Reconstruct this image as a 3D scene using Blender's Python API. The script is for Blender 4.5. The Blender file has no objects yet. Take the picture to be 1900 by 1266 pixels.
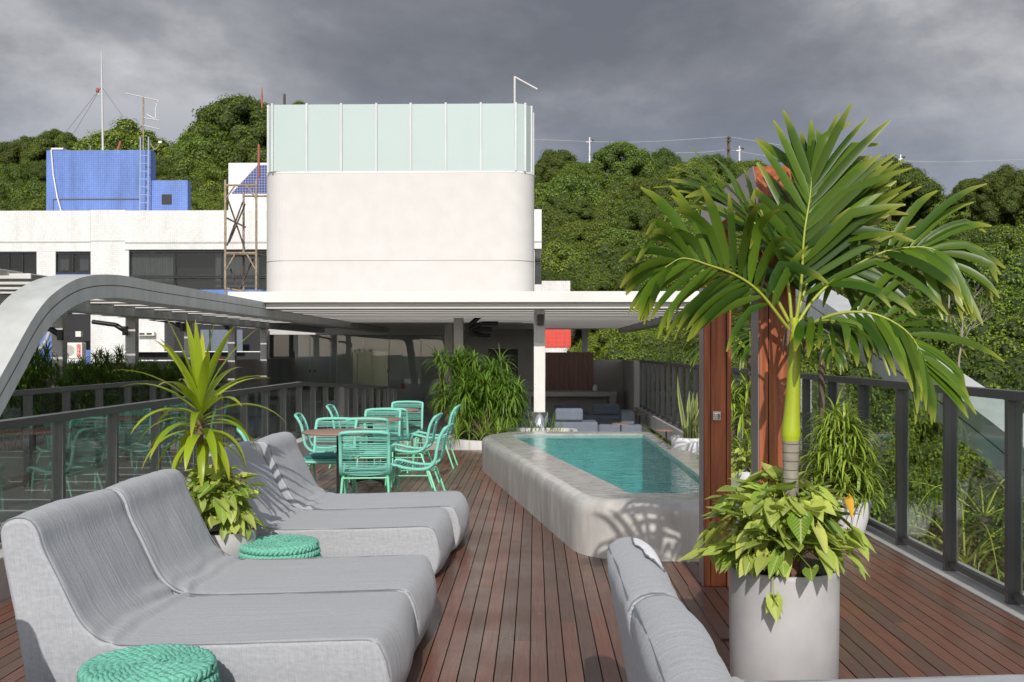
import bpy, bmesh, math, random
from math import sin, cos, pi, radians, sqrt, atan2, exp, tan
from mathutils import Vector, Matrix, noise
R = random.Random(7)
SC = bpy.context.scene
COL = SC.collection

# ------------------------------------------------------------------ camera, sky, sun, exposure
F = 1900.0; CAMZ = 1.52; PSI = atan2(42.0, 1900.0)
cd = bpy.data.cameras.new("camera"); cam = bpy.data.objects.new("camera", cd); COL.objects.link(cam)
cam.location = (0, 0, CAMZ); cam.rotation_euler = (radians(90), 0, PSI)
cd.sensor_width = 36; cd.lens = 36; cd.shift_y = 19 / 1900.0
cd.clip_start = 0.05; cd.clip_end = 4000
SC.camera = cam
SC.view_settings.view_transform = 'Standard'; SC.view_settings.look = 'None'
SC.view_settings.exposure = 0; SC.view_settings.gamma = 1

SUN_EL = radians(31); SUN_AZ_DX = -0.012      # light travels along +Y, a touch to the left
w = bpy.data.worlds.new("World"); SC.world = w; w.use_nodes = True
nt = w.node_tree; nt.nodes.clear()
def N(t, typ, **kw):
    n = t.nodes.new(typ)
    for k, v in kw.items(): setattr(n, k, v)
    return n
out = N(nt, 'ShaderNodeOutputWorld'); bg = N(nt, 'ShaderNodeBackground')
sky = N(nt, 'ShaderNodeTexSky', sky_type='NISHITA', sun_disc=False)
sky.sun_elevation = SUN_EL; sky.sun_rotation = radians(180 - 0.7)
skm = N(nt, 'ShaderNodeVectorMath', operation='SCALE'); skm.inputs['Scale'].default_value = 1.0
tc = N(nt, 'ShaderNodeTexCoord'); mp = N(nt, 'ShaderNodeMapping')
mp.inputs['Scale'].default_value = (1.0, 1.0, 1.9); mp.inputs['Location'].default_value = (3.1, 0.4, 1.0)
n1 = N(nt, 'ShaderNodeTexNoise'); n1.inputs['Scale'].default_value = 2.5; n1.inputs['Detail'].default_value = 9; n1.inputs['Roughness'].default_value = 0.58
n1.inputs['Distortion'].default_value = 0.15
cr = N(nt, 'ShaderNodeValToRGB'); e = cr.color_ramp
# cloud deck radiance, divided by the Background strength of 0.1
e.elements[0].position = 0.39; e.elements[0].color = (0.13, 0.137, 0.162, 1)
e.elements[1].position = 0.70; e.elements[1].color = (0.56, 0.56, 0.58, 1)
m = e.elements.new(0.50); m.color = (0.195, 0.202, 0.232, 1)
m = e.elements.new(0.60); m.color = (0.32, 0.325, 0.35, 1)
sep = N(nt, 'ShaderNodeSeparateXYZ')
# brighter cloud low on the right and high on the left, bluish strip at the right horizon
lft = N(nt, 'ShaderNodeMapRange'); lft.inputs[1].default_value = -0.1; lft.inputs[2].default_value = -0.5; lft.inputs[3].default_value = 0; lft.inputs[4].default_value = 0.24
rgt = N(nt, 'ShaderNodeMapRange'); rgt.inputs[1].default_value = 0.22; rgt.inputs[2].default_value = 0.5; rgt.inputs[3].default_value = 0; rgt.inputs[4].default_value = 0.17
add1 = N(nt, 'ShaderNodeMath', operation='ADD'); add2 = N(nt, 'ShaderNodeMath', operation='ADD')
hz = N(nt, 'ShaderNodeMapRange'); hz.inputs[1].default_value = 0.25; hz.inputs[2].default_value = 0.13; hz.inputs[3].default_value = 0; hz.inputs[4].default_value = 0.75
hmix = N(nt, 'ShaderNodeMixRGB'); hmix.inputs[2].default_value = (0.14, 0.175, 0.26, 1)
cs = N(nt, 'ShaderNodeVectorMath', operation='SCALE'); cs.inputs['Scale'].default_value = 7.4
mixs = N(nt, 'ShaderNodeMixRGB'); mixs.inputs[0].default_value = 0.93
L = nt.links.new
L(tc.outputs['Generated'], mp.inputs['Vector']); L(mp.outputs[0], n1.inputs['Vector']); L(tc.outputs['Generated'], sep.inputs[0])
L(sep.outputs['X'], lft.inputs[0]); L(sep.outputs['X'], rgt.inputs[0]); L(sep.outputs['Z'], hz.inputs[0])
L(lft.outputs[0], add1.inputs[0]); L(rgt.outputs[0], add1.inputs[1]); L(add1.outputs[0], add2.inputs[0]); L(n1.outputs['Fac'], add2.inputs[1])
L(add2.outputs[0], cr.inputs[0]); L(hz.outputs[0], hmix.inputs[0]); L(cr.outputs[0], hmix.inputs[1])
shs = N(nt, 'ShaderNodeHueSaturation'); shs.inputs['Saturation'].default_value = 0.45
L(hmix.outputs[0], cs.inputs[0]); L(sky.outputs[0], shs.inputs['Color']); L(shs.outputs[0], mixs.inputs[1]); L(cs.outputs[0], mixs.inputs[2])
# the sky behind the camera, on the sun's side, is clear and bright
bk = N(nt, 'ShaderNodeMapRange'); bk.inputs[1].default_value = 0.12; bk.inputs[2].default_value = -0.25; bk.inputs[3].default_value = 0.92; bk.inputs[4].default_value = 0.12
up = N(nt, 'ShaderNodeMapRange'); up.inputs[1].default_value = 0.45; up.inputs[2].default_value = 0.8; up.inputs[3].default_value = 1; up.inputs[4].default_value = 0.35
bm_ = N(nt, 'ShaderNodeMath', operation='MULTIPLY'); L(sep.outputs['Y'], bk.inputs[0]); L(sep.outputs['Z'], up.inputs[0]); L(bk.outputs[0], bm_.inputs[0]); L(up.outputs[0], bm_.inputs[1]); L(bm_.outputs[0], mixs.inputs[0])
L(mixs.outputs[0], bg.inputs['Color']); bg.inputs['Strength'].default_value = 0.135; L(bg.outputs[0], out.inputs[0])

sd = bpy.data.lights.new("sun", 'SUN'); sun = bpy.data.objects.new("sun", sd); COL.objects.link(sun)
sd.energy = 3.45; sd.angle = radians(0.53); sd.color = (1.0, 0.955, 0.89)
sun.rotation_euler = Vector((SUN_AZ_DX, 1, -tan(SUN_EL))).to_track_quat('-Z', 'Y').to_euler()
sun.location = (0, -10, 20)

# ------------------------------------------------------------------ helpers
def at(px, py, Y):
    """world point at depth Y behind photo pixel (px,py)"""
    t = (px - 950) / F
    X = Y * (t * cos(PSI) - sin(PSI)) / (cos(PSI) + t * sin(PSI))
    d = -X * sin(PSI) + Y * cos(PSI)
    return Vector((X, Y, CAMZ - (py - 652) / F * d))

def tag(o, label=None, cat=None, group=None, kind=None):
    if label: o['label'] = label
    if cat: o['category'] = cat
    if group: o['group'] = group
    if kind: o['kind'] = kind
    return o
def thing(name, label, cat, loc=(0, 0, 0), rz=0, group=None):
    o = bpy.data.objects.new(name, None); COL.objects.link(o)
    o.location = loc; o.rotation_euler = (0, 0, rz); o.empty_display_size = 0.1
    return tag(o, label, cat, group)
def copy_tree(o, parent=None):
    c = o.copy(); COL.objects.link(c)
    if parent is not None: c.parent = parent
    for ch in list(o.children): copy_tree(ch, c)
    return c

class MB:
    def __init__(s): s.v = []; s.f = []; s.uv = {}; s.sm = []
    def add(s, vs, fs, uv=None, smooth=False):
        b = len(s.v); s.v += [tuple(p) for p in vs]
        s.f += [tuple(b + i for i in f) for f in fs]; s.sm += [smooth] * len(fs)
        if uv:
            for i, u in enumerate(uv): s.uv[b + i] = u
        return s
    def box(s, a, b, mtx=None):
        x0, y0, z0 = [min(a[i], b[i]) for i in range(3)]; x1, y1, z1 = [max(a[i], b[i]) for i in range(3)]
        vs = [Vector(p) for p in ((x0,y0,z0),(x1,y0,z0),(x1,y1,z0),(x0,y1,z0),(x0,y0,z1),(x1,y0,z1),(x1,y1,z1),(x0,y1,z1))]
        if mtx is not None: vs = [mtx @ v for v in vs]
        return s.add(vs, [(0,3,2,1),(4,5,6,7),(0,1,5,4),(1,2,6,5),(2,3,7,6),(3,0,4,7)])
    def cbox(s, c, d, rz=0, rx=0):
        m = Matrix.Translation(c) @ Matrix.Rotation(rz, 4, 'Z') @ Matrix.Rotation(rx, 4, 'X')
        return s.box((-d[0]/2,-d[1]/2,-d[2]/2), (d[0]/2,d[1]/2,d[2]/2), m)
    def tube(s, pts, r, n=8, caps=True, closed=False):
        pts = [Vector(p) for p in pts]; k = len(pts)
        rs = r if isinstance(r, (list, tuple)) else [r] * k
        vs = []; up = None
        for i, p in enumerate(pts):
            a = pts[(i - 1) % k] if (closed or i > 0) else p; b = pts[(i + 1) % k] if (closed or i < k - 1) else p
            t = (b - a); t = t.normalized() if t.length > 1e-9 else Vector((0, 0, 1))
            if up is None: up = Vector((0, 0, 1)) if abs(t.z) < .9 else Vector((1, 0, 0))
            x = up.cross(t)
            if x.length < 1e-4: x = Vector((1, 0.1, 0)).cross(t)
            x.normalize(); y = t.cross(x); up = y
            for j in range(n):
                q = 2 * pi * j / n; vs.append(p + (x * cos(q) + y * sin(q)) * rs[i])
        fs = []
        for i in range(k if closed else k - 1):
            for j in range(n):
                i2 = (i + 1) % k
                fs.append((i*n+j, i*n+(j+1)%n, i2*n+(j+1)%n, i2*n+j))
        s.add(vs, fs, smooth=True)
        if caps and not closed:
            s.add(vs[:n], [tuple(range(n))[::-1]]); s.add(vs[-n:], [tuple(range(n))])
        return s
    def lathe(s, prof, n=32, c=(0, 0, 0), smooth=True):
        vs = [(c[0] + r*cos(2*pi*j/n), c[1] + r*sin(2*pi*j/n), c[2] + z) for r, z in prof for j in range(n)]
        fs = [(i*n+j, i*n+(j+1)%n, (i+1)*n+(j+1)%n, (i+1)*n+j) for i in range(len(prof)-1) for j in range(n)]
        return s.add(vs, fs, smooth=smooth)
    def prism(s, poly, z0, z1):
        n = len(poly); vs = [(x, y, z0) for x, y in poly] + [(x, y, z1) for x, y in poly]
        fs = [tuple(range(n))[::-1], tuple(range(n, 2*n))] + [(i, (i+1)%n, n+(i+1)%n, n+i) for i in range(n)]
        return s.add(vs, fs)
    def prism_x(s, poly, x0, x1):     # poly in (y,z)
        n = len(poly); vs = [(x0, y, z) for y, z in poly] + [(x1, y, z) for y, z in poly]
        return s.add(vs, [tuple(range(n)), tuple(range(n, 2*n))[::-1]] + [(i, n+i, n+(i+1)%n, (i+1)%n) for i in range(n)])
    def quad(s, a, b, c, d): return s.add([a, b, c, d], [(0, 1, 2, 3)])
    def build(s, name, mat, parent=None, world=False, bevel=0, fix=False):
        me = bpy.data.meshes.new(name)
        off = Vector((0, 0, 0)); q = parent if world else None
        while q is not None: off += Vector(q.location); q = q.parent
        vs = [tuple(Vector(p) - off) for p in s.v] if world else s.v
        me.from_pydata(vs, [], s.f)
        if s.uv:
            ul = me.uv_layers.new(name='UVMap'); uv = s.uv
            ul.data.foreach_set('uv', [c for l in me.loops for c in uv.get(l.vertex_index, (0, 0))])
        me.polygons.foreach_set('use_smooth', s.sm)
        if fix:
            bm = bmesh.new(); bm.from_mesh(me); bmesh.ops.recalc_face_normals(bm, faces=bm.faces); bm.to_mesh(me); bm.free()
        me.update()
        o = bpy.data.objects.new(name, me); COL.objects.link(o)
        if mat: me.materials.append(mat)
        if parent is not None: o.parent = parent
        if bevel:
            b = o.modifiers.new('b', 'BEVEL'); b.width = bevel; b.segments = 2; b.limit_method = 'ANGLE'
        return o
def part(name, mat, parent, fn, world=True, bevel=0):
    m = MB(); fn(m); return m.build(name, mat, parent, world, bevel)

def bez(pts, n):
    """Catmull-Rom through pts"""
    P = [Vector(p) for p in pts]; o = []
    P = [P[0] * 2 - P[1]] + P + [P[-1] * 2 - P[-2]]
    seg = len(P) - 3
    for i in range(n + 1):
        u = i / n * seg; k = min(int(u), seg - 1); t = u - k
        a, b, c, d = P[k:k+4]
        o.append(0.5 * ((2*b) + (c - a)*t + (2*a - 5*b + 4*c - d)*t*t + (3*b - a - 3*c + d)*t*t*t))
    return o

# ------------------------------------------------------------------ materials
def mat(name, col, rough=0.6, metal=0, var=0, vscale=3, vstretch=(1,1,1), bump=0, bscale=40, bstretch=(1,1,1), island=0, col2=None, objrand=0, spec=None, detail=5, coat=0):
    m = bpy.data.materials.new(name); m.use_nodes = True; t = m.node_tree; b = t.nodes['Principled BSDF']
    b.inputs['Roughness'].default_value = rough; b.inputs['Metallic'].default_value = metal
    if spec is not None: b.inputs['Specular IOR Level'].default_value = spec
    if coat: b.inputs['Coat Weight'].default_value = coat; b.inputs['Coat Roughness'].default_value = 0.12
    c = (*col, 1); b.inputs['Base Color'].default_value = c
    L = t.links.new; tc = N(t, 'ShaderNodeTexCoord')
    src = None
    if var:
        mp = N(t, 'ShaderNodeMapping'); mp.inputs['Scale'].default_value = vstretch
        nz = N(t, 'ShaderNodeTexNoise'); nz.inputs['Scale'].default_value = vscale; nz.inputs['Detail'].default_value = detail
        L(tc.outputs['Object'], mp.inputs[0]); L(mp.outputs[0], nz.inputs['Vector'])
        rmp = N(t, 'ShaderNodeMapRange'); rmp.inputs[1].default_value = .3; rmp.inputs[2].default_value = .7
        mx = N(t, 'ShaderNodeMixRGB'); mx.inputs[1].default_value = c
        c2 = col2 if col2 else tuple(x * (1 - var) for x in col); mx.inputs[2].default_value = (*c2, 1)
        L(nz.outputs['Fac'], rmp.inputs[0]); L(rmp.outputs[0], mx.inputs[0]); src = mx.outputs[0]
    if island or objrand:
        if island: g = N(t, 'ShaderNodeNewGeometry'); o = g.outputs['Random Per Island']; k = island
        else: g = N(t, 'ShaderNodeObjectInfo'); o = g.outputs['Random']; k = objrand
        r2 = N(t, 'ShaderNodeMapRange'); r2.inputs[3].default_value = 1 - k; r2.inputs[4].default_value = 1 + k
        L(o, r2.inputs[0])
        hs = N(t, 'ShaderNodeHueSaturation'); L(r2.outputs[0], hs.inputs['Value'])
        r3 = N(t, 'ShaderNodeMapRange'); r3.inputs[3].default_value = .5 - k * .06; r3.inputs[4].default_value = .5 + k * .06
        sh = N(t, 'ShaderNodeMath', operation='FRACT'); ml = N(t, 'ShaderNodeMath', operation='MULTIPLY'); ml.inputs[1].default_value = 7.31
        L(o, ml.inputs[0]); L(ml.outputs[0], sh.inputs[0]); L(sh.outputs[0], r3.inputs[0]); L(r3.outputs[0], hs.inputs['Hue'])
        if src: L(src, hs.inputs['Color'])
        else: hs.inputs['Color'].default_value = c
        src = hs.outputs[0]
    if src: L(src, b.inputs['Base Color'])
    if bump:
        mp = N(t, 'ShaderNodeMapping'); mp.inputs['Scale'].default_value = bstretch
        nz = N(t, 'ShaderNodeTexNoise'); nz.inputs['Scale'].default_value = bscale; nz.inputs['Detail'].default_value = 4
        bp = N(t, 'ShaderNodeBump'); bp.inputs['Strength'].default_value = bump; bp.inputs['Distance'].default_value = .01
        L(tc.outputs['Object'], mp.inputs[0]); L(mp.outputs[0], nz.inputs['Vector']); L(nz.outputs['Fac'], bp.inputs['Height']); L(bp.outputs[0], b.inputs['Normal'])
    return m

def leafmat(name, col, col2=None, rough=.45, island=.35, trans=.35, veins=False, objrand=0, tip=None, vscale=1.0, spec=.4):
    """leaf: colour differs from leaf to leaf, some light passes through"""
    m = bpy.data.materials.new(name); m.use_nodes = True; t = m.node_tree; L = t.links.new
    b = t.nodes['Principled BSDF']; o = t.nodes['Material Output']
    b.inputs['Roughness'].default_value = rough; b.inputs['Specular IOR Level'].default_value = spec
    g = N(t, 'ShaderNodeNewGeometry'); mx = N(t, 'ShaderNodeMixRGB'); mx.inputs[1].default_value = (*col, 1)
    mx.inputs[2].default_value = (*(col2 or tuple(c * .6 for c in col)), 1)
    L(g.outputs['Random Per Island'], mx.inputs[0])
    hs = N(t, 'ShaderNodeHueSaturation'); r = N(t, 'ShaderNodeMapRange'); r.inputs[3].default_value = 1 - island; r.inputs[4].default_value = 1 + island
    ml = N(t, 'ShaderNodeMath', operation='MULTIPLY'); ml.inputs[1].default_value = 9.7; fr = N(t, 'ShaderNodeMath', operation='FRACT')
    L(g.outputs['Random Per Island'], ml.inputs[0]); L(ml.outputs[0], fr.inputs[0]); L(fr.outputs[0], r.inputs[0]); L(r.outputs[0], hs.inputs['Value'])
    L(mx.outputs[0], hs.inputs['Color']); src = hs.outputs[0]
    if objrand:
        oi = N(t, 'ShaderNodeObjectInfo'); h2 = N(t, 'ShaderNodeHueSaturation')
        ra = N(t, 'ShaderNodeMapRange'); ra.inputs[3].default_value = .5 - .03 * objrand; ra.inputs[4].default_value = .5 + .008 * objrand
        rb = N(t, 'ShaderNodeMapRange'); rb.inputs[3].default_value = 1 - .45 * objrand; rb.inputs[4].default_value = 1 + .45 * objrand
        m2 = N(t, 'ShaderNodeMath', operation='MULTIPLY'); m2.inputs[1].default_value = 5.3; f2 = N(t, 'ShaderNodeMath', operation='FRACT')
        L(oi.outputs['Random'], ra.inputs[0]); L(oi.outputs['Random'], m2.inputs[0]); L(m2.outputs[0], f2.inputs[0]); L(f2.outputs[0], rb.inputs[0])
        L(ra.outputs[0], h2.inputs['Hue']); L(rb.outputs[0], h2.inputs['Value']); L(src, h2.inputs['Color']); src = h2.outputs[0]
    uv = N(t, 'ShaderNodeTexCoord'); sp = N(t, 'ShaderNodeSeparateXYZ'); L(uv.outputs['UV'], sp.inputs[0])
    if veins:
        # pale midrib and side veins, in leaf coordinates
        ab = N(t, 'ShaderNodeMath', operation='ABSOLUTE'); L(sp.outputs['X'], ab.inputs[0])
        w1 = N(t, 'ShaderNodeMath', operation='MULTIPLY'); w1.inputs[1].default_value = -.55; L(ab.outputs[0], w1.inputs[0])
        ad = N(t, 'ShaderNodeMath', operation='ADD'); L(sp.outputs['Y'], ad.inputs[0]); L(w1.outputs[0], ad.inputs[1])
        fq = N(t, 'ShaderNodeMath', operation='MULTIPLY'); fq.inputs[1].default_value = 42; L(ad.outputs[0], fq.inputs[0])
        sn = N(t, 'ShaderNodeMath', operation='SINE'); L(fq.outputs[0], sn.inputs[0])
        mr = N(t, 'ShaderNodeMapRange'); mr.inputs[1].default_value = .2; mr.inputs[2].default_value = 1; mr.inputs[4].default_value = .75; L(sn.outputs[0], mr.inputs[0])
        ce = N(t, 'ShaderNodeMapRange'); ce.inputs[1].default_value = .95; ce.inputs[2].default_value = .02; L(ab.outputs[0], ce.inputs[0])
        mm = N(t, 'ShaderNodeMath', operation='MULTIPLY'); L(mr.outputs[0], mm.inputs[0]); L(ce.outputs[0], mm.inputs[1])
        md = N(t, 'ShaderNodeMapRange'); md.inputs[1].default_value = .10; md.inputs[2].default_value = .02; L(ab.outputs[0], md.inputs[0])
        mxx = N(t, 'ShaderNodeMath', operation='MAXIMUM'); L(mm.outputs[0], mxx.inputs[0]); L(md.outputs[0], mxx.inputs[1])
        vx = N(t, 'ShaderNodeMixRGB'); vx.inputs[2].default_value = (.52, .56, .22, 1); L(mxx.outputs[0], vx.inputs[0]); L(src, vx.inputs[1]); src = vx.outputs[0]
    if tip:
        tp = N(t, 'ShaderNodeMapRange'); tp.inputs[1].default_value = .72; tp.inputs[2].default_value = 1.0; tp.inputs[4].default_value = .8; L(sp.outputs['Y'], tp.inputs[0])
        # soft lengthwise ribs
        rb = N(t, 'ShaderNodeMath', operation='MULTIPLY'); rb.inputs[1].default_value = 16; L(sp.outputs['X'], rb.inputs[0])
        sn = N(t, 'ShaderNodeMath', operation='SINE'); L(rb.outputs[0], sn.inputs[0])
        rr = N(t, 'ShaderNodeMapRange'); rr.inputs[1].default_value = -1; rr.inputs[3].default_value = .88; rr.inputs[4].default_value = 1.08; L(sn.outputs[0], rr.inputs[0])
        hh = N(t, 'ShaderNodeHueSaturation'); L(rr.outputs[0], hh.inputs['Value']); L(src, hh.inputs['Color'])
        vx = N(t, 'ShaderNodeMixRGB'); vx.inputs[2].default_value = (*tip, 1); L(tp.outputs[0], vx.inputs[0]); L(hh.outputs[0], vx.inputs[1]); src = vx.outputs[0]
    L(src, b.inputs['Base Color'])
    tr = N(t, 'ShaderNodeBsdfTranslucent'); L(src, tr.inputs[0]); ms = N(t, 'ShaderNodeMixShader'); ms.inputs[0].default_value = trans
    L(b.outputs[0], ms.inputs[1]); L(tr.outputs[0], ms.inputs[2]); L(ms.outputs[0], o.inputs[0])
    return m

def glassmat(name, tint, ior=1.5, rough=0.0, boost=1.0, opaque=0, ocol=(.5,.5,.5), bump=0):
    m = bpy.data.materials.new(name); m.use_nodes = True; t = m.node_tree; L = t.links.new; o = t.nodes['Material Output']
    t.nodes.remove(t.nodes['Principled BSDF'])
    tr = N(t, 'ShaderNodeBsdfTransparent'); tr.inputs[0].default_value = (*tint, 1)
    gl = N(t, 'ShaderNodeBsdfGlossy'); gl.inputs['Roughness'].default_value = rough
    fr = N(t, 'ShaderNodeFresnel'); fr.inputs[0].default_value = ior
    ml = N(t, 'ShaderNodeMath', operation='MULTIPLY', use_clamp=True); ml.inputs[1].default_value = boost; L(fr.outputs[0], ml.inputs[0])
    ge = N(t, 'ShaderNodeNewGeometry'); iv = N(t, 'ShaderNodeMath', operation='SUBTRACT'); iv.inputs[0].default_value = 1; L(ge.outputs['Backfacing'], iv.inputs[1])
    mf = N(t, 'ShaderNodeMath', operation='MULTIPLY'); L(ml.outputs[0], mf.inputs[0]); L(iv.outputs[0], mf.inputs[1])
    mx = N(t, 'ShaderNodeMixShader'); L(mf.outputs[0], mx.inputs[0]); L(gl.outputs[0], mx.inputs[2])
    if opaque:
        df = N(t, 'ShaderNodeBsdfDiffuse'); df.inputs[0].default_value = (*ocol, 1)
        m2 = N(t, 'ShaderNodeMixShader'); m2.inputs[0].default_value = opaque; L(tr.outputs[0], m2.inputs[1]); L(df.outputs[0], m2.inputs[2]); L(m2.outputs[0], mx.inputs[1])
    else: L(tr.outputs[0], mx.inputs[1])
    L(mx.outputs[0], o.inputs[0])
    if bump:
        tc = N(t, 'ShaderNodeTexCoord'); mp = N(t, 'ShaderNodeMapping'); mp.inputs['Scale'].default_value = (1.0, 2.4, 1)
        n1 = N(t, 'ShaderNodeTexNoise'); n1.inputs['Scale'].default_value = 7; n1.inputs['Detail'].default_value = 4; n1.inputs['Distortion'].default_value = .6
        bp = N(t, 'ShaderNodeBump'); bp.inputs['Strength'].default_value = bump; bp.inputs['Distance'].default_value = .02
        L(tc.outputs['Object'], mp.inputs[0]); L(mp.outputs[0], n1.inputs[0]); L(n1.outputs['Fac'], bp.inputs['Height'])
        L(bp.outputs[0], gl.inputs['Normal']); L(bp.outputs[0], fr.inputs['Normal'])
    return m

def tilemat(name, col, joint, size=.1, rough=.35, var=.12, jw=.012, stain=.25, axes='XZ'):
    m = bpy.data.materials.new(name); m.use_nodes = True; t = m.node_tree; L = t.links.new; b = t.nodes['Principled BSDF']
    tc = N(t, 'ShaderNodeTexCoord'); sp = N(t, 'ShaderNodeSeparateXYZ'); cb = N(t, 'ShaderNodeCombineXYZ'); L(tc.outputs['Object'], sp.inputs[0])
    ax = N(t, 'ShaderNodeMath', operation='ADD'); L(sp.outputs['X'], ax.inputs[0]); L(sp.outputs['Y'], ax.inputs[1])
    L(ax.outputs[0], cb.inputs[0]); L(sp.outputs['Z'], cb.inputs[1])
    br = N(t, 'ShaderNodeTexBrick', offset=0.0, squash=1.0); L(cb.outputs[0], br.inputs['Vector'])
    br.inputs['Scale'].default_value = 1; br.inputs['Brick Width'].default_value = size; br.inputs['Row Height'].default_value = size
    br.inputs['Mortar Size'].default_value = jw; br.inputs['Mortar Smooth'].default_value = .3; br.inputs['Bias'].default_value = 0
    br.inputs['Color1'].default_value = (*col, 1); br.inputs['Color2'].default_value = (*tuple(c * (1 - var) for c in col), 1); br.inputs['Mortar'].default_value = (*joint, 1)
    nz = N(t, 'ShaderNodeTexNoise'); nz.inputs['Scale'].default_value = .5; nz.inputs['Detail'].default_value = 8; mp = N(t, 'ShaderNodeMapping'); mp.inputs['Scale'].default_value = (3, 3, .6)
    L(tc.outputs['Object'], mp.inputs[0]); L(mp.outputs[0], nz.inputs[0]); mr = N(t, 'ShaderNodeMapRange'); mr.inputs[1].default_value = .35; mr.inputs[2].default_value = .7; mr.inputs[3].default_value = 1; mr.inputs[4].default_value = 1 - stain
    L(nz.outputs['Fac'], mr.inputs[0]); hs = N(t, 'ShaderNodeHueSaturation'); L(mr.outputs[0], hs.inputs['Value']); L(br.outputs['Color'], hs.inputs['Color']); L(hs.outputs[0], b.inputs['Base Color'])
    b.inputs['Roughness'].default_value = rough
    return m

M = {}
M['steel_grey'] = mat('grey painted steel', (.56, .58, .57), .42, var=.18, vscale=1.6, detail=8, vstretch=(3, 3, .6))
M['steel_white'] = mat('pale painted steel', (.70, .70, .67), .45, var=.12, vscale=.8, vstretch=(1, 1, 3))
M['soffit'] = mat('grey louver', (.60, .585, .565), .5, var=.1, vscale=1)
M['column'] = mat('column paint', (.60, .58, .56), .5, var=.1, vscale=2)
M['column_pale'] = mat('pale column paint', (.72, .71, .68), .5, var=.1, vscale=2)
M['rail'] = mat('dark bronze aluminium', (.115, .11, .113), .38, var=.15, vscale=4, metal=.25)
M['black'] = mat('black metal', (.02, .02, .022), .4)
M['chrome'] = mat('chrome', (.75, .75, .76), .12, metal=1)
M['concrete'] = mat('light render', (.60, .57, .54), .75, var=.22, vscale=1.1, bump=.25, bscale=14, detail=9)
M['concrete_wall'] = mat('grey render wall', (.50, .47, .455), .8, var=.2, vscale=1.2, bump=.2, bscale=18, detail=8)
M['kerb'] = mat('kerb concrete', (.50, .49, .47), .8, var=.25, vscale=3, bump=.3, bscale=30)
M['kerb_white'] = mat('white kerb', (.70, .68, .66), .7, var=.2, vscale=3)
M['pot'] = mat('pale cast pot', (.48, .465, .47), .55, var=.28, vscale=3.5, detail=7, bump=.06, bscale=60)
M['pot_white'] = mat('white pot', (.75, .74, .76), .4, var=.08, vscale=3)
M['soil'] = mat('soil', (.035, .022, .015), .95, var=.5, vscale=30, bump=1, bscale=60)
M['mint_rope'] = mat('mint cord', (.21, .58, .47), .55, island=.12, bump=.5, bscale=180)
M['mint_metal'] = mat('mint metal', (.20, .62, .38), .35)
M['teal_cushion'] = mat('teal cushion', (.03, .16, .16), .9)
M['rope'] = mat('mint braid', (.20, .58, .44), .7, var=.25, vscale=60, bump=.6, bscale=250)
M['table_top'] = mat('terracotta table top', (.34, .20, .155), .55, var=.2, vscale=6, vstretch=(1, 8, 1))
M['sofa'] = mat('slate sofa fabric', (.16, .185, .235), .9, var=.15, vscale=8, bump=.3, bscale=120)
M['white_tile'] = tilemat('white mosaic', (.82, .81, .80), (.60, .58, .56), .11, jw=.007, stain=.14)
M['blue_tile'] = tilemat('blue mosaic', (.165, .275, .66), (.09, .15, .40), .11, jw=.010, stain=.3)
M['navy_tile'] = tilemat('navy mosaic', (.03, .05, .22), (.25, .27, .4), .16, jw=.02, stain=.1)
M['red_tile'] = tilemat('red mosaic', (.80, .045, .03), (.45, .12, .08), .24, jw=.025, stain=.1)
M['white_paint'] = mat('white paint', (.78, .77, .75), .6, var=.08, vscale=3)
M['window_dark'] = glassmat('dark window glass', (.80, .83, .84), boost=1.0, opaque=.18, ocol=(.03, .03, .032))
M['curtain'] = mat('curtain', (.50, .51, .49), .9, var=.3, vscale=4, vstretch=(8, 1, .3))
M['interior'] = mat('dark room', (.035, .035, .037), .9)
M['frost'] = mat('frosted teal glass', (.44, .52, .505), .22, var=.04, vscale=.6, spec=.5)
M['bark'] = mat('tree bark', (.16, .12, .09), .9, var=.5, vscale=5, bump=.6, bscale=20)
M['rust_scaffold'] = mat('weathered scaffold tube', (.42, .32, .23), .7, var=.5, vscale=6)
M['dark_scaffold'] = mat('dark scaffold brace', (.11, .08, .07), .7, var=.4, vscale=6)
M['rust_red'] = mat('rusty rod', (.35, .10, .07), .7)
M['ladder'] = mat('blue grey ladder', (.30, .38, .55), .5)
M['glass_rail'] = glassmat('railing glass', (.90, .955, .93), ior=1.5, boost=1.5)
M['glass_lobby'] = glassmat('lobby glass', (.85, .90, .88), ior=1.52, boost=1.7)
M['pool_tile'] = mat('turquoise pool lining', (.04, .48, .49), .5, var=.35, vscale=2.5)
M['water'] = glassmat('pool water', (.66, .95, .93), ior=1.33, boost=1.1, bump=.55)
M['wet_concrete'] = None
M['filling'] = mat('white filling', (.82, .82, .84), .95)
M['white_slat'] = mat('white slat', (.78, .78, .78), .4)
M['ground'] = mat('ground soil', (.05, .06, .03), .95, var=.5, vscale=.2, bump=.5, bscale=1)
M['wood_dark'] = mat('dark slatted wood', (.20, .05, .03), .35, var=.6, vscale=4, vstretch=(6, 6, .4))
M['ac_white'] = mat('off white casing', (.72, .70, .64), .5)
M['red_label'] = mat('red label', (.60, .03, .03), .5)
M['orange'] = mat('orange cloth', (.70, .20, .05), .8)

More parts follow.
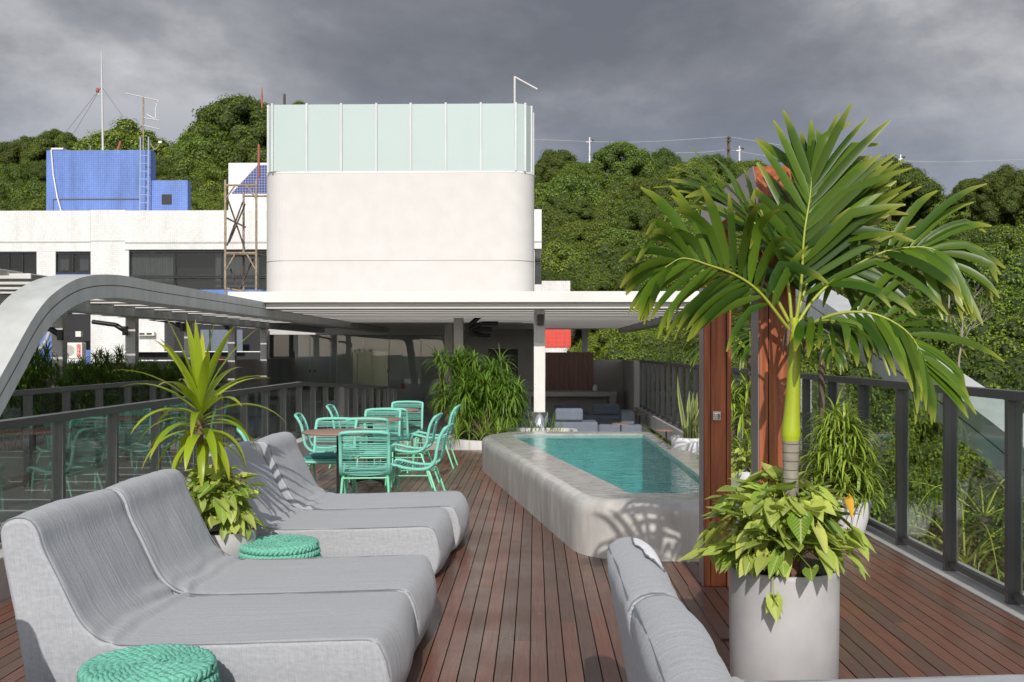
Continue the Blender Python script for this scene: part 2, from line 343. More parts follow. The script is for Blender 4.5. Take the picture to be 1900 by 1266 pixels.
# smooth concrete of the pool: matt at the sides, with streaks
def pool_concrete():
    m = mat('pool concrete', (.57, .55, .52), .5, var=.3, vscale=5, vstretch=(1.4, 1.4, .35), bump=.6, bscale=11, bstretch=(1, 1, .35), detail=9, col2=(.40, .38, .355))
    t = m.node_tree; L = t.links.new; b = t.nodes['Principled BSDF']
    g = N(t, 'ShaderNodeNewGeometry'); sp = N(t, 'ShaderNodeSeparateXYZ'); L(g.outputs['Position'], sp.inputs[0])
    r = N(t, 'ShaderNodeMapRange'); r.inputs[1].default_value = .36; r.inputs[2].default_value = .41; r.inputs[3].default_value = .55; r.inputs[4].default_value = .16
    L(sp.outputs['Z'], r.inputs[0]); L(r.outputs[0], b.inputs['Roughness'])
    return m
M['pool_concrete'] = pool_concrete()

# deck boards: each board its own tone, long grain
def deckmat():
    m = bpy.data.materials.new('ipe decking'); m.use_nodes = True; t = m.node_tree; L = t.links.new; b = t.nodes['Principled BSDF']
    g = N(t, 'ShaderNodeNewGeometry'); cr = N(t, 'ShaderNodeValToRGB'); L(g.outputs['Random Per Island'], cr.inputs[0])
    e = cr.color_ramp; e.elements[0].color = (.185, .074, .046, 1); e.elements[1].color = (.175, .094, .064, 1)
    k = e.elements.new(.35); k.color = (.20, .085, .055, 1); k = e.elements.new(.7); k.color = (.115, .065, .048, 1)
    tc = N(t, 'ShaderNodeTexCoord'); mp = N(t, 'ShaderNodeMapping'); mp.inputs['Scale'].default_value = (60, 2.5, 1)
    nz = N(t, 'ShaderNodeTexNoise'); nz.inputs['Scale'].default_value = 1.3; nz.inputs['Detail'].default_value = 6
    L(tc.outputs['Object'], mp.inputs[0]); L(mp.outputs[0], nz.inputs[0])
    n2 = N(t, 'ShaderNodeTexNoise'); n2.inputs['Scale'].default_value = 1.6; n2.inputs['Detail'].default_value = 6; L(tc.outputs['Object'], n2.inputs[0])
    mr = N(t, 'ShaderNodeMapRange'); mr.inputs[1].default_value = .25; mr.inputs[2].default_value = .75; mr.inputs[3].default_value = .72; mr.inputs[4].default_value = 1.28; L(nz.outputs['Fac'], mr.inputs[0])
    hs = N(t, 'ShaderNodeHueSaturation'); L(mr.outputs[0], hs.inputs['Value']); L(cr.outputs[0], hs.inputs['Color'])
    mx = N(t, 'ShaderNodeMixRGB', blend_type='MIX'); mx.inputs[2].default_value = (.135, .095, .08, 1)
    m2 = N(t, 'ShaderNodeMapRange'); m2.inputs[1].default_value = .5; m2.inputs[2].default_value = .72; m2.inputs[4].default_value = .35; L(n2.outputs['Fac'], m2.inputs[0]); L(m2.outputs[0], mx.inputs[0]); L(hs.outputs[0], mx.inputs[1])
    # small pale scuffs
    n3 = N(t, 'ShaderNodeTexNoise'); n3.inputs['Scale'].default_value = 22; n3.inputs['Detail'].default_value = 3; L(tc.outputs['Object'], n3.inputs[0])
    m3 = N(t, 'ShaderNodeMapRange'); m3.inputs[1].default_value = .735; m3.inputs[2].default_value = .76; m3.inputs[4].default_value = .7; L(n3.outputs['Fac'], m3.inputs[0])
    m4 = N(t, 'ShaderNodeMixRGB'); m4.inputs[2].default_value = (.45, .40, .37, 1); L(m3.outputs[0], m4.inputs[0]); L(mx.outputs[0], m4.inputs[1])
    L(m4.outputs[0], b.inputs['Base Color'])
    rr = N(t, 'ShaderNodeMapRange'); rr.inputs[1].default_value = .35; rr.inputs[2].default_value = .65; rr.inputs[3].default_value = .27; rr.inputs[4].default_value = .46; L(n2.outputs['Fac'], rr.inputs[0]); L(rr.outputs[0], b.inputs['Roughness'])
    bp = N(t, 'ShaderNodeBump'); bp.inputs['Strength'].default_value = .25; bp.inputs['Distance'].default_value = .004; L(nz.outputs['Fac'], bp.inputs['Height']); L(bp.outputs[0], b.inputs['Normal'])
    return m
M['deck'] = deckmat()

def woodmat():
    m = mat('oiled hardwood', (.46, .13, .040), .38, var=.5, vscale=3, vstretch=(14, 14, .8), col2=(.17, .045, .02), detail=7, bump=.15, bscale=30, bstretch=(6, 6, .5))
    return m
M['wood'] = woodmat()

# outdoor fabric with fine uneven ribs running along the lounger
def fabric():
    m = bpy.data.materials.new('grey woven cover'); m.use_nodes = True; t = m.node_tree; L = t.links.new; b = t.nodes['Principled BSDF']
    uv = N(t, 'ShaderNodeTexCoord'); mp = N(t, 'ShaderNodeMapping'); mp.inputs['Scale'].default_value = (1.2, 46, 1)
    nz = N(t, 'ShaderNodeTexNoise'); nz.inputs['Scale'].default_value = 1; nz.inputs['Detail'].default_value = 5; nz.inputs['Roughness'].default_value = .6
    L(uv.outputs['UV'], mp.inputs[0]); L(mp.outputs[0], nz.inputs[0])
    m2 = N(t, 'ShaderNodeMapping'); m2.inputs['Scale'].default_value = (260, 60, 1); n2 = N(t, 'ShaderNodeTexNoise'); n2.inputs['Scale'].default_value = 1; n2.inputs['Detail'].default_value = 2
    L(uv.outputs['UV'], m2.inputs[0]); L(m2.outputs[0], n2.inputs[0])
    m3 = N(t, 'ShaderNodeMapping'); m3.inputs['Scale'].default_value = (40, 420, 1); n3 = N(t, 'ShaderNodeTexNoise'); n3.inputs['Scale'].default_value = 1; n3.inputs['Detail'].default_value = 2
    L(uv.outputs['UV'], m3.inputs[0]); L(m3.outputs[0], n3.inputs[0])
    a = N(t, 'ShaderNodeMath', operation='ADD'); L(n2.outputs['Fac'], a.inputs[0]); L(n3.outputs['Fac'], a.inputs[1])
    b2 = N(t, 'ShaderNodeMath', operation='ADD'); L(a.outputs[0], b2.inputs[0]); L(nz.outputs['Fac'], b2.inputs[1])
    mr = N(t, 'ShaderNodeMapRange'); mr.inputs[1].default_value = 1.15; mr.inputs[2].default_value = 1.85; L(b2.outputs[0], mr.inputs[0])
    mx = N(t, 'ShaderNodeMixRGB'); mx.inputs[1].default_value = (.315, .325, .35, 1); mx.inputs[2].default_value = (.42, .43, .455, 1); L(mr.outputs[0], mx.inputs[0])
    L(mx.outputs[0], b.inputs['Base Color']); b.inputs['Roughness'].default_value = .85; b.inputs['Sheen Weight'].default_value = .15
    bp = N(t, 'ShaderNodeBump'); bp.inputs['Strength'].default_value = .55; bp.inputs['Distance'].default_value = .012; L(nz.outputs['Fac'], bp.inputs['Height'])
    bq = N(t, 'ShaderNodeBump'); bq.inputs['Strength'].default_value = .4; bq.inputs['Distance'].default_value = .003; L(a.outputs[0], bq.inputs['Height']); L(bp.outputs[0], bq.inputs['Normal'])
    L(bq.outputs[0], b.inputs['Normal'])
    return m
M['fabric'] = fabric()
M['piping'] = mat('cover seam', (.20, .205, .22), .9)

# tower render with faint rust streaks running down from the top edge
def tower_render():
    m = mat('tower render', (.60, .58, .565), .8, var=.07, vscale=2.2, bump=.25, bscale=9, detail=10)
    t = m.node_tree; L = t.links.new; b = t.nodes['Principled BSDF']; src = b.inputs['Base Color'].links[0].from_socket
    tc = N(t, 'ShaderNodeTexCoord'); mp = N(t, 'ShaderNodeMapping'); mp.inputs['Scale'].default_value = (3.0, .1, .10)
    nz = N(t, 'ShaderNodeTexNoise'); nz.inputs['Scale'].default_value = 1; nz.inputs['Detail'].default_value = 6; L(tc.outputs['Object'], mp.inputs[0]); L(mp.outputs[0], nz.inputs[0])
    mr = N(t, 'ShaderNodeMapRange'); mr.inputs[1].default_value = .56; mr.inputs[2].default_value = .68; L(nz.outputs['Fac'], mr.inputs[0])
    sp = N(t, 'ShaderNodeSeparateXYZ'); L(tc.outputs['Object'], sp.inputs[0])
    zr = N(t, 'ShaderNodeMapRange'); zr.inputs[1].default_value = 4.3; zr.inputs[2].default_value = 7.0; zr.inputs[4].default_value = .6; L(sp.outputs['Z'], zr.inputs[0])
    ml = N(t, 'ShaderNodeMath', operation='MULTIPLY'); L(mr.outputs[0], ml.inputs[0]); L(zr.outputs[0], ml.inputs[1])
    mx = N(t, 'ShaderNodeMixRGB'); mx.inputs[2].default_value = (.42, .33, .24, 1); L(ml.outputs[0], mx.inputs[0]); L(src, mx.inputs[1]); L(mx.outputs[0], b.inputs['Base Color'])
    return m
M['tower'] = tower_render()

M['leaf_tree'] = leafmat('forest leaves', (.185, .255, .028), (.085, .145, .014), rough=.6, objrand=1, trans=.25, island=.3, spec=.25)
M['core_shade'] = mat('inner crown shade', (.035, .055, .012), .95)  # dark lumps inside the crowns; depth shade is put into their colour
M['leaf_palm'] = leafmat('palm leaflets', (.105, .18, .012), (.03, .08, .007), rough=.34, trans=.32, tip=(.36, .38, .05), island=.35, spec=.35)
M['leaf_arrow'] = leafmat('variegated leaves', (.18, .33, .022), (.56, .60, .13), rough=.45, trans=.3, veins=True, island=.25)
M['leaf_dracaena'] = leafmat('yellow green strap leaves', (.46, .52, .03), (.26, .40, .022), rough=.35, trans=.35, island=.15, tip=(.5, .45, .05))
M['leaf_bush'] = leafmat('narrow bush leaves', (.17, .28, .03), (.08, .17, .018), rough=.38, trans=.3, island=.3)
M['leaf_bush_pale'] = leafmat('yellow edged narrow leaves', (.38, .46, .07), (.19, .31, .035), rough=.38, trans=.3, island=.3)
M['leaf_dark'] = leafmat('shaded narrow leaves', (.18, .30, .04), (.09, .19, .025), rough=.45, trans=.3, island=.3)
M['leaf_sword'] = leafmat('sword leaves', (.20, .35, .05), (.30, .42, .08), rough=.4, trans=.3, island=.2)
def snakemat():
    m = leafmat('snake plant leaves', (.42, .42, .14), (.36, .36, .12), rough=.4, trans=.15, island=.1)
    t = m.node_tree; L = t.links.new; b = t.nodes['Principled BSDF']; src = b.inputs['Base Color'].links[0].from_socket
    uv = N(t, 'ShaderNodeTexCoord'); sp = N(t, 'ShaderNodeSeparateXYZ'); L(uv.outputs['UV'], sp.inputs[0])
    ab = N(t, 'ShaderNodeMath', operation='ABSOLUTE'); L(sp.outputs['X'], ab.inputs[0]); r = N(t, 'ShaderNodeMapRange'); r.inputs[1].default_value = .62; r.inputs[2].default_value = .5; L(ab.outputs[0], r.inputs[0])
    nz = N(t, 'ShaderNodeTexNoise'); nz.inputs['Scale'].default_value = 60; L(uv.outputs['Object'], nz.inputs[0])
    c = N(t, 'ShaderNodeMixRGB'); c.inputs[1].default_value = (.05, .10, .03, 1); c.inputs[2].default_value = (.22, .28, .12, 1); L(nz.outputs['Fac'], c.inputs[0])
    mx = N(t, 'ShaderNodeMixRGB'); L(r.outputs[0], mx.inputs[0]); L(src, mx.inputs[1]); L(c.outputs[0], mx.inputs[2]); L(mx.outputs[0], b.inputs['Base Color'])
    return m
M['leaf_snake'] = snakemat()
M['shaft'] = mat('palm crown shaft', (.36, .44, .018), .3, var=.3, vscale=4, vstretch=(2, 2, .6))
def trunkmat():
    m = mat('ringed palm trunk', (.36, .33, .27), .8, var=.5, vscale=9, bump=.4, bscale=40)
    t = m.node_tree; L = t.links.new; b = t.nodes['Principled BSDF']; src = b.inputs['Base Color'].links[0].from_socket
    tc = N(t, 'ShaderNodeTexCoord'); sp = N(t, 'ShaderNodeSeparateXYZ'); L(tc.outputs['Object'], sp.inputs[0])
    nz = N(t, 'ShaderNodeTexNoise'); nz.inputs['Scale'].default_value = 5; L(tc.outputs['Object'], nz.inputs[0])
    k = N(t, 'ShaderNodeMath', operation='MULTIPLY_ADD'); k.inputs[1].default_value = .012; L(nz.outputs['Fac'], k.inputs[0]); L(sp.outputs['Z'], k.inputs[2])
    mu = N(t, 'ShaderNodeMath', operation='MULTIPLY'); mu.inputs[1].default_value = 26; L(k.outputs[0], mu.inputs[0]); fr = N(t, 'ShaderNodeMath', operation='FRACT'); L(mu.outputs[0], fr.inputs[0])
    r = N(t, 'ShaderNodeMapRange'); r.inputs[1].default_value = .86; r.inputs[2].default_value = .93; L(fr.outputs[0], r.inputs[0])
    lo = N(t, 'ShaderNodeMapRange'); lo.inputs[1].default_value = .30; lo.inputs[2].default_value = .20; L(sp.outputs['Z'], lo.inputs[0])
    m0 = N(t, 'ShaderNodeMixRGB'); m0.inputs[2].default_value = (.17, .085, .06, 1); L(lo.outputs[0], m0.inputs[0]); L(src, m0.inputs[1])
    mx = N(t, 'ShaderNodeMixRGB'); mx.inputs[2].default_value = (.10, .05, .045, 1); L(r.outputs[0], mx.inputs[0]); L(m0.outputs[0], mx.inputs[1]); L(mx.outputs[0], b.inputs['Base Color'])
    return m
M['trunk_palm'] = trunkmat()
M['rachis'] = mat('yellow green rachis', (.30, .34, .04), .4)
M['stem'] = mat('brown stem', (.22, .13, .09), .8, var=.4, vscale=40, vstretch=(1, 1, 2), bump=.5, bscale=90)
M['steel_door'] = mat('brushed elevator doors', (.55, .48, .40), .28, metal=1, bump=.12, bscale=2.0)

# ------------------------------------------------------------------ ground and hill
def hill_z(x, y):
    z = -12.0
    t = max(0, min(1, (y - 30) / 115.0)); z += 31 * t * t * (3 - 2 * t)
    if y < 62 and x < 4: z = -12
    # right hand flank: the slope comes closer
    r = max(0, min(1, (x - 5) / 40.0)); t2 = max(0, min(1, (y - 8) / 60.0))
    z = max(z, -12 + 13.5 * r * t2 * (3 - 2 * t2) + 2.5 * r)
    z += 3.0 * noise.noise(Vector((x * .022, y * .022, 0))) * min(1, max(0, (y - 20) / 60))
    return z
mb = MB(); nx, ny = 130, 110
for j in range(ny + 1):
    for i in range(nx + 1):
        x = -320 + 640 * i / nx; y = -60 + 460 * (j / ny) ** 1.1
        mb.v.append((x, y, hill_z(x, y)))
for j in range(ny):
    for i in range(nx):
        a = j * (nx + 1) + i; mb.f.append((a, a + 1, a + nx + 2, a + nx + 1)); mb.sm.append(True)
tag(mb.build('hill_ground', M['ground']), kind='structure')
mb = MB(); mb.quad((-3000, -3000, -14), (3000, -3000, -14), (3000, 3000, -14), (-3000, 3000, -14))
tag(mb.build('ground', M['ground']), kind='structure')

# ------------------------------------------------------------------ roof terrace floor
PITCH = .0845; GAP = .006
mb = MB(); x = -3.23; XR = 2.735
rr = random.Random(3)
while x < XR:
    y = 0.2 + rr.random() * 2 - 2
    x1 = min(x + PITCH - GAP, XR)
    while y < 15.75:
        ln = rr.choice([2.2, 2.6, 3.0, 3.4]); y1 = min(y + ln, 15.75)
        # the boards stop at the pool
        if -.46 < x < 1.6: lo, hi = (13.3 - (x + .5) * 5.65 / 1.05 if x < .55 else 7.65), 13.8
        else: lo = hi = 99
        for a, b in ((y, min(y1, lo)), (max(y, hi), y1)):
            if b - a > .02: mb.box((x, a, -.022), (x1, b - .003, rr.uniform(-.0012, .0012)))
        y = y1
    x += PITCH
tag(mb.build('deck', M['deck']), kind='structure')
tag(part('deck_frame', M['interior'], None, lambda m: m.box((-3.235, -2.5, -.59), (2.74, 15.75, -.50))), kind='structure')
tag(part('terrace_kerb', M['kerb'], None, lambda m: m.box((2.742, -2.5, -.3), (3.06, 27.9, .012)), bevel=.006), kind='structure')
tag(part('lower_floor', M['concrete'], None, lambda m: m.box((-10.2, 15.75, -.9), (3.06, 46, -.60))), kind='structure')
tag(part('walkway_floor', M['concrete'], None, lambda m: m.box((-10.2, -2.5, -.9), (-3.26, 15.75, -.60))), kind='structure')
# our building below the terrace
o = part('hotel_building', M['concrete'], None, lambda m: m.box((-10.2, -2.5, -13.5), (3.05, 46, -.92)))
tag(o, 'pale rendered building body carrying the roof terrace', 'building')

# ------------------------------------------------------------------ railings
def railing(name, label, X, ys, rail_z, base_z, outside, kerb=None):
    """ys: post positions; rail_z/base_z functions of y"""
    t = thing(name, label, 'railing', (X, ys[0], base_z(ys[0])))
    m = MB()
    ends = sorted(set([ys[0] - .04, 14.9 if ys[0] < 14.9 < ys[-1] else ys[0] - .04, ys[-1] + .04]))
    for a, b in zip(ends, ends[1:]):
        za, zb = rail_z(a), rail_z(b)
        vs = []
        for y, z in ((a, za), (b, zb)):
            vs += [(X - .045, y, z - .055), (X + .045, y, z - .055), (X + .045, y, z), (X - .045, y, z)]
        m.add(vs, [(0, 1, 2, 3), (7, 6, 5, 4), (0, 4, 5, 1), (1, 5, 6, 2), (2, 6, 7, 3), (3, 7, 4, 0)])
    m.build('handrail', M['rail'], t, True)
    for y in ys:
        z0, z1 = base_z(y), rail_z(y) - .056
        part('post', M['rail'], t, lambda m: (m.box((X - .044, y - .022, z0), (X + .044, y + .022, z1)),))
    for y, y2 in zip(ys, ys[1:]):
        a, b = y + .026, y2 - .026
        m = MB(); vs = []
        for yy in (a, b):
            vs += [(X - .006, yy, base_z(yy) + .07), (X + .006, yy, base_z(yy) + .07), (X + .006, yy, rail_z(yy) - .058), (X - .006, yy, rail_z(yy) - .058)]
        m.add(vs, [(0, 1, 2, 3), (7, 6, 5, 4), (0, 4, 5, 1), (1, 5, 6, 2), (2, 6, 7, 3), (3, 7, 4, 0)])
        m.build('glass_pane', M['glass_rail'], t, True)
    m = MB()
    for y, y2 in zip(ys, ys[1:]):
        a, b = y + .023, y2 - .023; vs = []
        for yy in (a, b):
            vs += [(X - .02, yy, base_z(yy) + .03), (X + .02, yy, base_z(yy) + .03), (X + .02, yy, base_z(yy) + .069), (X - .02, yy, base_z(yy) + .069)]
        m.add(vs, [(0, 1, 2, 3), (7, 6, 5, 4), (0, 4, 5, 1), (1, 5, 6, 2), (2, 6, 7, 3), (3, 7, 4, 0)])
    m.build('bottom_rail', M['rail'], t, True)
    return t
railing('glass_railing', 'glass railing with dark posts along the right edge of the deck', 2.86,
        [6.18 + .93 * (k - 6) for k in range(30)], lambda y: 1.285, lambda y: .012, 1)
ramp = lambda y, z0: z0 if y < 14.9 else z0 - (y - 14.9) * .042
railing('glass_railing', 'nearer glass railing on the left, behind the loungers, with green tinted panes', -3.42,
        [7.28 + .94 * (k - 5) for k in range(25)], lambda y: ramp(y, 1.075), lambda y: ramp(y, .27), 1)
railing('glass_railing', 'farther glass railing on the left, in front of the shaded bushes', -5.68,
        [7.6 + .94 * (k - 3) for k in range(22)], lambda y: ramp(y, 1.09), lambda y: ramp(y, .0), 1)
tag(part('low_wall', M['concrete'], None, lambda m: m.add(
    [(-3.51, -2.5, -.6), (-3.24, -2.5, -.6), (-3.24, -2.5, .268), (-3.51, -2.5, .268), (-3.51, 14.9, -.6), (-3.24, 14.9, -.6), (-3.24, 14.9, .268), (-3.51, 14.9, .268),
     (-3.51, 26, -.8), (-3.24, 26, -.8), (-3.24, 26, -.2), (-3.51, 26, -.2)],
    [(0, 1, 2, 3), (0, 4, 5, 1), (1, 5, 6, 2), (2, 6, 7, 3), (3, 7, 4, 0), (4, 8, 9, 5), (5, 9, 10, 6), (6, 10, 11, 7), (7, 11, 8, 4), (11, 10, 9, 8)]), bevel=.008),
    'low rendered kerb wall with white top under the nearer left railing', 'wall')
tag(part('parapet_wall', M['concrete_wall'], None, lambda m: m.box((-10.25, -2, -.88), (-10.1, 45, 1.24))), 'grey rendered parapet behind the shaded bushes on the left', 'wall')

# ------------------------------------------------------------------ pergola: beams, louvers, columns
def arch_beam(name, label, x0, x1, prof, yend, zt, zb):
    """prof: top-edge points (y,z) from the ground up to the level run; box section between x0 and x1"""
    top = bez([(0, y, z) for y, z in prof], 44) + [Vector((0, yend, zt))]
    bot = []
    for i, p in enumerate(top):
        a = top[max(0, i - 1)]; b = top[min(len(top) - 1, i + 1)]; t = (b - a).normalized()
        n = Vector((0, t.z, -t.y)); bot.append(p + n * (zt - zb))
    t = thing(name, label, 'pergola beam', (x0, prof[0][0], prof[0][1]))
    m = MB(); n = len(top); vs = []
    for p, q in zip(top, bot): vs += [(x0, p.y, p.z), (x1, p.y, p.z), (x1, q.y, q.z), (x0, q.y, q.z)]
    fs = []
    for i in range(n - 1):
        a = i * 4; b = a + 4
        for j in range(4): fs.append((a + j, a + (j + 1) % 4, b + (j + 1) % 4, b + j))
    fs += [(3, 2, 1, 0), (4*n-4, 4*n-3, 4*n-2, 4*n-1)]
    m.add(vs, fs); m.build('beam_shell', M['steel_grey'], t, True, fix=True)
    for xx, s in ((x0, -1), (x1, 1)):
        m = MB(); vs = []
        for p, q in zip(top, bot):
            c = p.lerp(q, .47); d = (p - q).normalized() * .006
            for s2 in (-1, 1): vs.append((xx + s * .002, c.y + d.y * s2, c.z + d.z * s2))
        m.add(vs, [(2*i, 2*i+1, 2*i+3, 2*i+2) for i in range(n - 1)]); m.build('joint_line', M['black'], t, True)
    return t
LP = [(8.2, -.45), (9.0, .35), (9.75, 1.0), (10.25, 1.45), (10.75, 1.9), (11.2, 2.17), (11.9, 2.39), (12.9, 2.49), (14.2, 2.49)]
arch_beam('arched_beam', 'curved pale steel pergola beam sweeping up from the lower left corner of the terrace', -5.76, -5.30, LP, 37.5, 2.49, 2.20)
arch_beam('arched_beam', 'straight stretch of pergola beam farther left behind the big curved one', -8.15, -7.72, LP, 37.5, 2.49, 2.20)
RP = [(3.2, -.4), (5.2, .43), (6.5, .89), (7.94, 1.28), (9.4, 1.63), (10.8, 1.99), (12.2, 2.3), (13.6, 2.46), (15.2, 2.49)]
arch_beam('arched_beam', 'pale steel beam coming down in a slope outside the right railing', 3.10, 3.40, RP, 38, 2.49, 2.20)

tag(part('pergola_roof_panel', M['soffit'], None, lambda m: m.box((-10.3, 37.7, 2.50), (3.0, 46, 2.54))), 'flat metal roof over the lobby', 'roof')
def louvers(label, x0, x1, y0, y1, pitch=1.0, gap=.18):
    th = thing('louver_ceiling', label, 'louvers', ((x0 + x1) / 2, y0, 2.4), group='louver ceilings of the pergola'); y = y0
    while y < y1:
        part('louver', M['soffit'], th, lambda m: m.add([(x, y + a, z) for x in (x0, x1) for a, z in ((0, 2.412), (0, 2.352), (.02, 2.352), (.02, 2.40), (pitch * .5, 2.40), (pitch * .5, 2.352), (pitch * .5 + .02, 2.352), (pitch * .5 + .02, 2.40), (pitch - gap, 2.40), (pitch - gap, 2.412))], [tuple(range(10))[::-1], tuple(range(10, 20))] + [(i, (i + 1) % 10, 10 + (i + 1) % 10, 10 + i) for i in range(10)])); y += pitch
louvers('rows of grey louver slats under the wide flat roof before the lobby', -5.29, 3.07, 20.3, 37.6, gap=.088)
louvers('rows of grey louver slats over the bushes between the two straight beams at left', -7.71, -5.77, 3.6, 37.6)
louvers('rows of grey louver slats over the leftmost bushes and columns', -10.3, -8.16, 3.6, 37.6)
t = thing('roof_fascia', 'long white fascia along the front edge of the flat roof', 'fascia', (-1.2, 20, 2.475))
part('fascia_board', M['steel_white'], t, lambda m: m.box((-6.0, 19.9, 2.475), (3.56, 20.25, 2.685)), bevel=.006)
part('inner_lip', M['soffit'], t, lambda m: m.box((-5.29, 20.05, 2.36), (3.07, 20.22, 2.474)))

def column(label, X, Y, w=.235, z0=-.6, z1=2.42, grp=None, pale=False, sleeve=False):
    t = thing('column', label, 'column', (X, Y, z0), group=grp)
    part('shaft', M['column_pale' if pale else 'column'], t, lambda m: m.box((X - w/2, Y - w/2, z0), (X + w/2, Y + w/2, z1)), bevel=.008)
    if sleeve: part('sleeve', M['chrome'], t, lambda m: m.lathe([(0, 0), (.185, 0), (.185, .85), (.16, .86)], 28, (X, Y, -.6)))
    return t
ordn = ['nearest', 'second', 'third', 'fourth', 'farthest']
for k, Y in enumerate((21.3, 25.2, 29.4, 33.6, 37.6)):
    column('grey column in front of the left parapet, %s of the row of five' % ordn[k], -9.98, Y, grp='columns along the left parapet')
column('tall pale column behind the pool with a steel sleeve round its foot', *at(1001, 600, 21.4).xy, pale=True, sleeve=True)
column('grey column rising out of the big bush planter', *at(851, 600, 25.8).xy)
column('grey column half hidden behind the one in the bush planter', *at(833, 600, 30.5).xy)
column('slim grey column at the far right end of the lounge wall', *at(1085, 600, 41).xy)
column('grey column just behind the third column of the left row', *at(358, 620, 31.5).xy)

# angled black lamp arms
def lamp_arm(label, base, d1, d2, grp):
    t = thing('lamp_arm', label, 'outdoor lamp', base, group=grp)
    b = Vector(base); p1 = b + Vector(d1); p2 = b + Vector(d2)
    part('bracket', M['black'], t, lambda m: m.cbox(b, (.10, .10, .22)))
    def bar(m, a, c, r): m.tube([a, c], r, 4)
    part('arm', M['black'], t, lambda m: bar(m, b, p1, .06))
    part('lamp_head', M['black'], t, lambda m: bar(m, p1, p2, .055))
for k, (px, py, Y) in enumerate(((112, 622, 21.1), (232, 614, 25.0), (338, 608, 29.2), (421, 606, 33.4), (488, 606, 37.3))):
    b = at(px, py, Y); s = Y / 1900.0
    lamp_arm('black angled lamp arm on the %s column of the left row' % ordn[k], b, (-18 * s, 0, 11 * s), (-62 * s, 0, 17 * s), 'black lamp arms on the left columns')
b0 = at(866, 609, 25.6)
for k, (a, c) in enumerate((((24, 22), (72, 30)), ((24, 12), (56, 12)), ((20, 5), (42, 4)), ((18, -6), (36, -6)))):
    s = 25.6 / 1900
    lamp_arm('black lamp arm at right of the bush column, %s of four' % ['topmost', 'second from top', 'third from top', 'lowest'][k], b0 + Vector((0, k * .9, -.02 * k)), (a[0]*s, 0, a[1]*s), (c[0]*s, 0, c[1]*s), 'black lamp arms on the bush column')
# flood light and black clamp on the pale column
t = thing('floodlight', 'small floodlight clamped high on the pale column', 'floodlight', at(1001, 600, 21.2))
p = at(1003, 580, 21.15)
part('bracket', M['steel_grey'], t, lambda m: m.box(at(994, 562, 21.26), at(1009, 636, 21.27)))
part('housing', M['ac_white'], t, lambda m: m.cbox(p, (.17, .2, .07)), bevel=.005)
part('lamp_body', M['black'], t, lambda m: m.cbox(p + Vector((0, 0, -.16)), (.13, .13, .22)), bevel=.01)

# ------------------------------------------------------------------ tower with frosted glass parapet
TD = 30.0
xl, xr = at(484, 400, TD).x, at(991, 400, TD).x
def rrect(x0, x1, y0, y1, r, n=8):
    o = []
    for cx, cy, a in ((x1 - r, y0 + r, -90), (x1 - r, y1 - r, 0), (x0 + r, y1 - r, 90), (x0 + r, y0 + r, 180)):
        for i in range(n + 1):
            q = radians(a + 90 * i / n); o.append((cx + r * cos(q), cy + r * sin(q)))
    return o
zt = at(740, 321, TD).z; zj = at(740, 484, TD).z; zg = at(740, 193, TD).z
t = thing('stair_tower', 'pale rendered tower with rounded corners topped by frosted glass', 'tower', (xl, TD, 2.5))
m = MB(); R1 = rrect(xl, xr, TD, TD + 7, .75, 12)
m.prism(R1, 2.47, zj - .012); m.prism(rrect(xl + .02, xr - .02, TD + .02, TD + 6.98, .75), zj - .02, zj + .02); m.prism(R1, zj + .012, zt)
o = m.build('tower_wall', M['tower'], t, True)
part('roof_cap', M['white_paint'], t, lambda m: m.prism(rrect(xl - .01, xr + .01, TD - .01, TD + 7.01, .75), zt + .002, zt + .05))
# glass screen: panels between slim posts, following the rounded outline
R2 = rrect(xl + .03, xr - .03, TD + .03, TD + 6.97, .7, 3)
front = [at(px, 300, TD).x for px in (505, 569, 633, 698, 762, 827, 892, 957)]
pts = [(xl + .04, TD + 1.6), (xl + .06, TD + .62), (xl + .17, TD + .2)] + [(x, TD + .03) for x in front] + [(xr - .26, TD + .12), (xr - .08, TD + .5), (xr - .03, TD + 1.3)]
pts += [(xr - .03, TD + 3.0), (xr - .03, TD + 5), (xr - .03, TD + 6.9), (xl + .03, TD + 6.9), (xl + .03, TD + 5), (xl + .03, TD + 3.2)]
for i, p in enumerate(pts):
    q = pts[(i + 1) % len(pts)]
    part('screen_post', M['steel_grey'], t, lambda m: m.box((p[0] - .03, p[1] - .05, zt + .05), (p[0] + .03, p[1] + .03, zg + .03)))
    a = Vector((*p, 0)); b = Vector((*q, 0)); d = (b - a).normalized(); n = Vector((d.y, -d.x, 0)) * .008; a2 = a + d * .035; b2 = b - d * .035
    m = MB(); vs = [a2 + n, b2 + n, b2 - n, a2 - n]
    m.prism([(v.x, v.y) for v in vs], zt + .06, zg); m.build('glass_panel', M['frost'], t, True)
# davit arm on the tower, lightning rods
t = thing('davit_arm', 'thin pale davit pole with a slanting arm on top of the tower', 'davit', at(955, 193, TD + .4))
part('pole', M['column'], t, lambda m: m.tube([at(955, 200, TD + .4), at(955, 142, TD + .4)], .035, 6))
part('arm', M['column'], t, lambda m: m.tube([at(955, 143, TD + .4), at(997, 166, TD + .4)], .028, 6))
t = tag(part('lightning_rod', M['rust_red'], None, lambda m: m.tube([at(486, 200, TD + 1), at(486, 178, TD + 1), at(486, 162, TD + 1)], [.03, .03, .008], 6)), 'thin red rod at the upper left corner of the glass screen', 'rod')
tag(part('lightning_rod', M['rust_red'], None, lambda m: m.tube([at(480, 330, 50), at(480, 268, 50)], .06, 6)), 'red rod standing just left of the glass screen', 'rod')
tag(part('chimney_pipe', M['bark'], None, lambda m: m.box(at(525, 200, 90), at(530, 176, 90.4))), 'short dark post behind the left part of the glass screen', 'post')

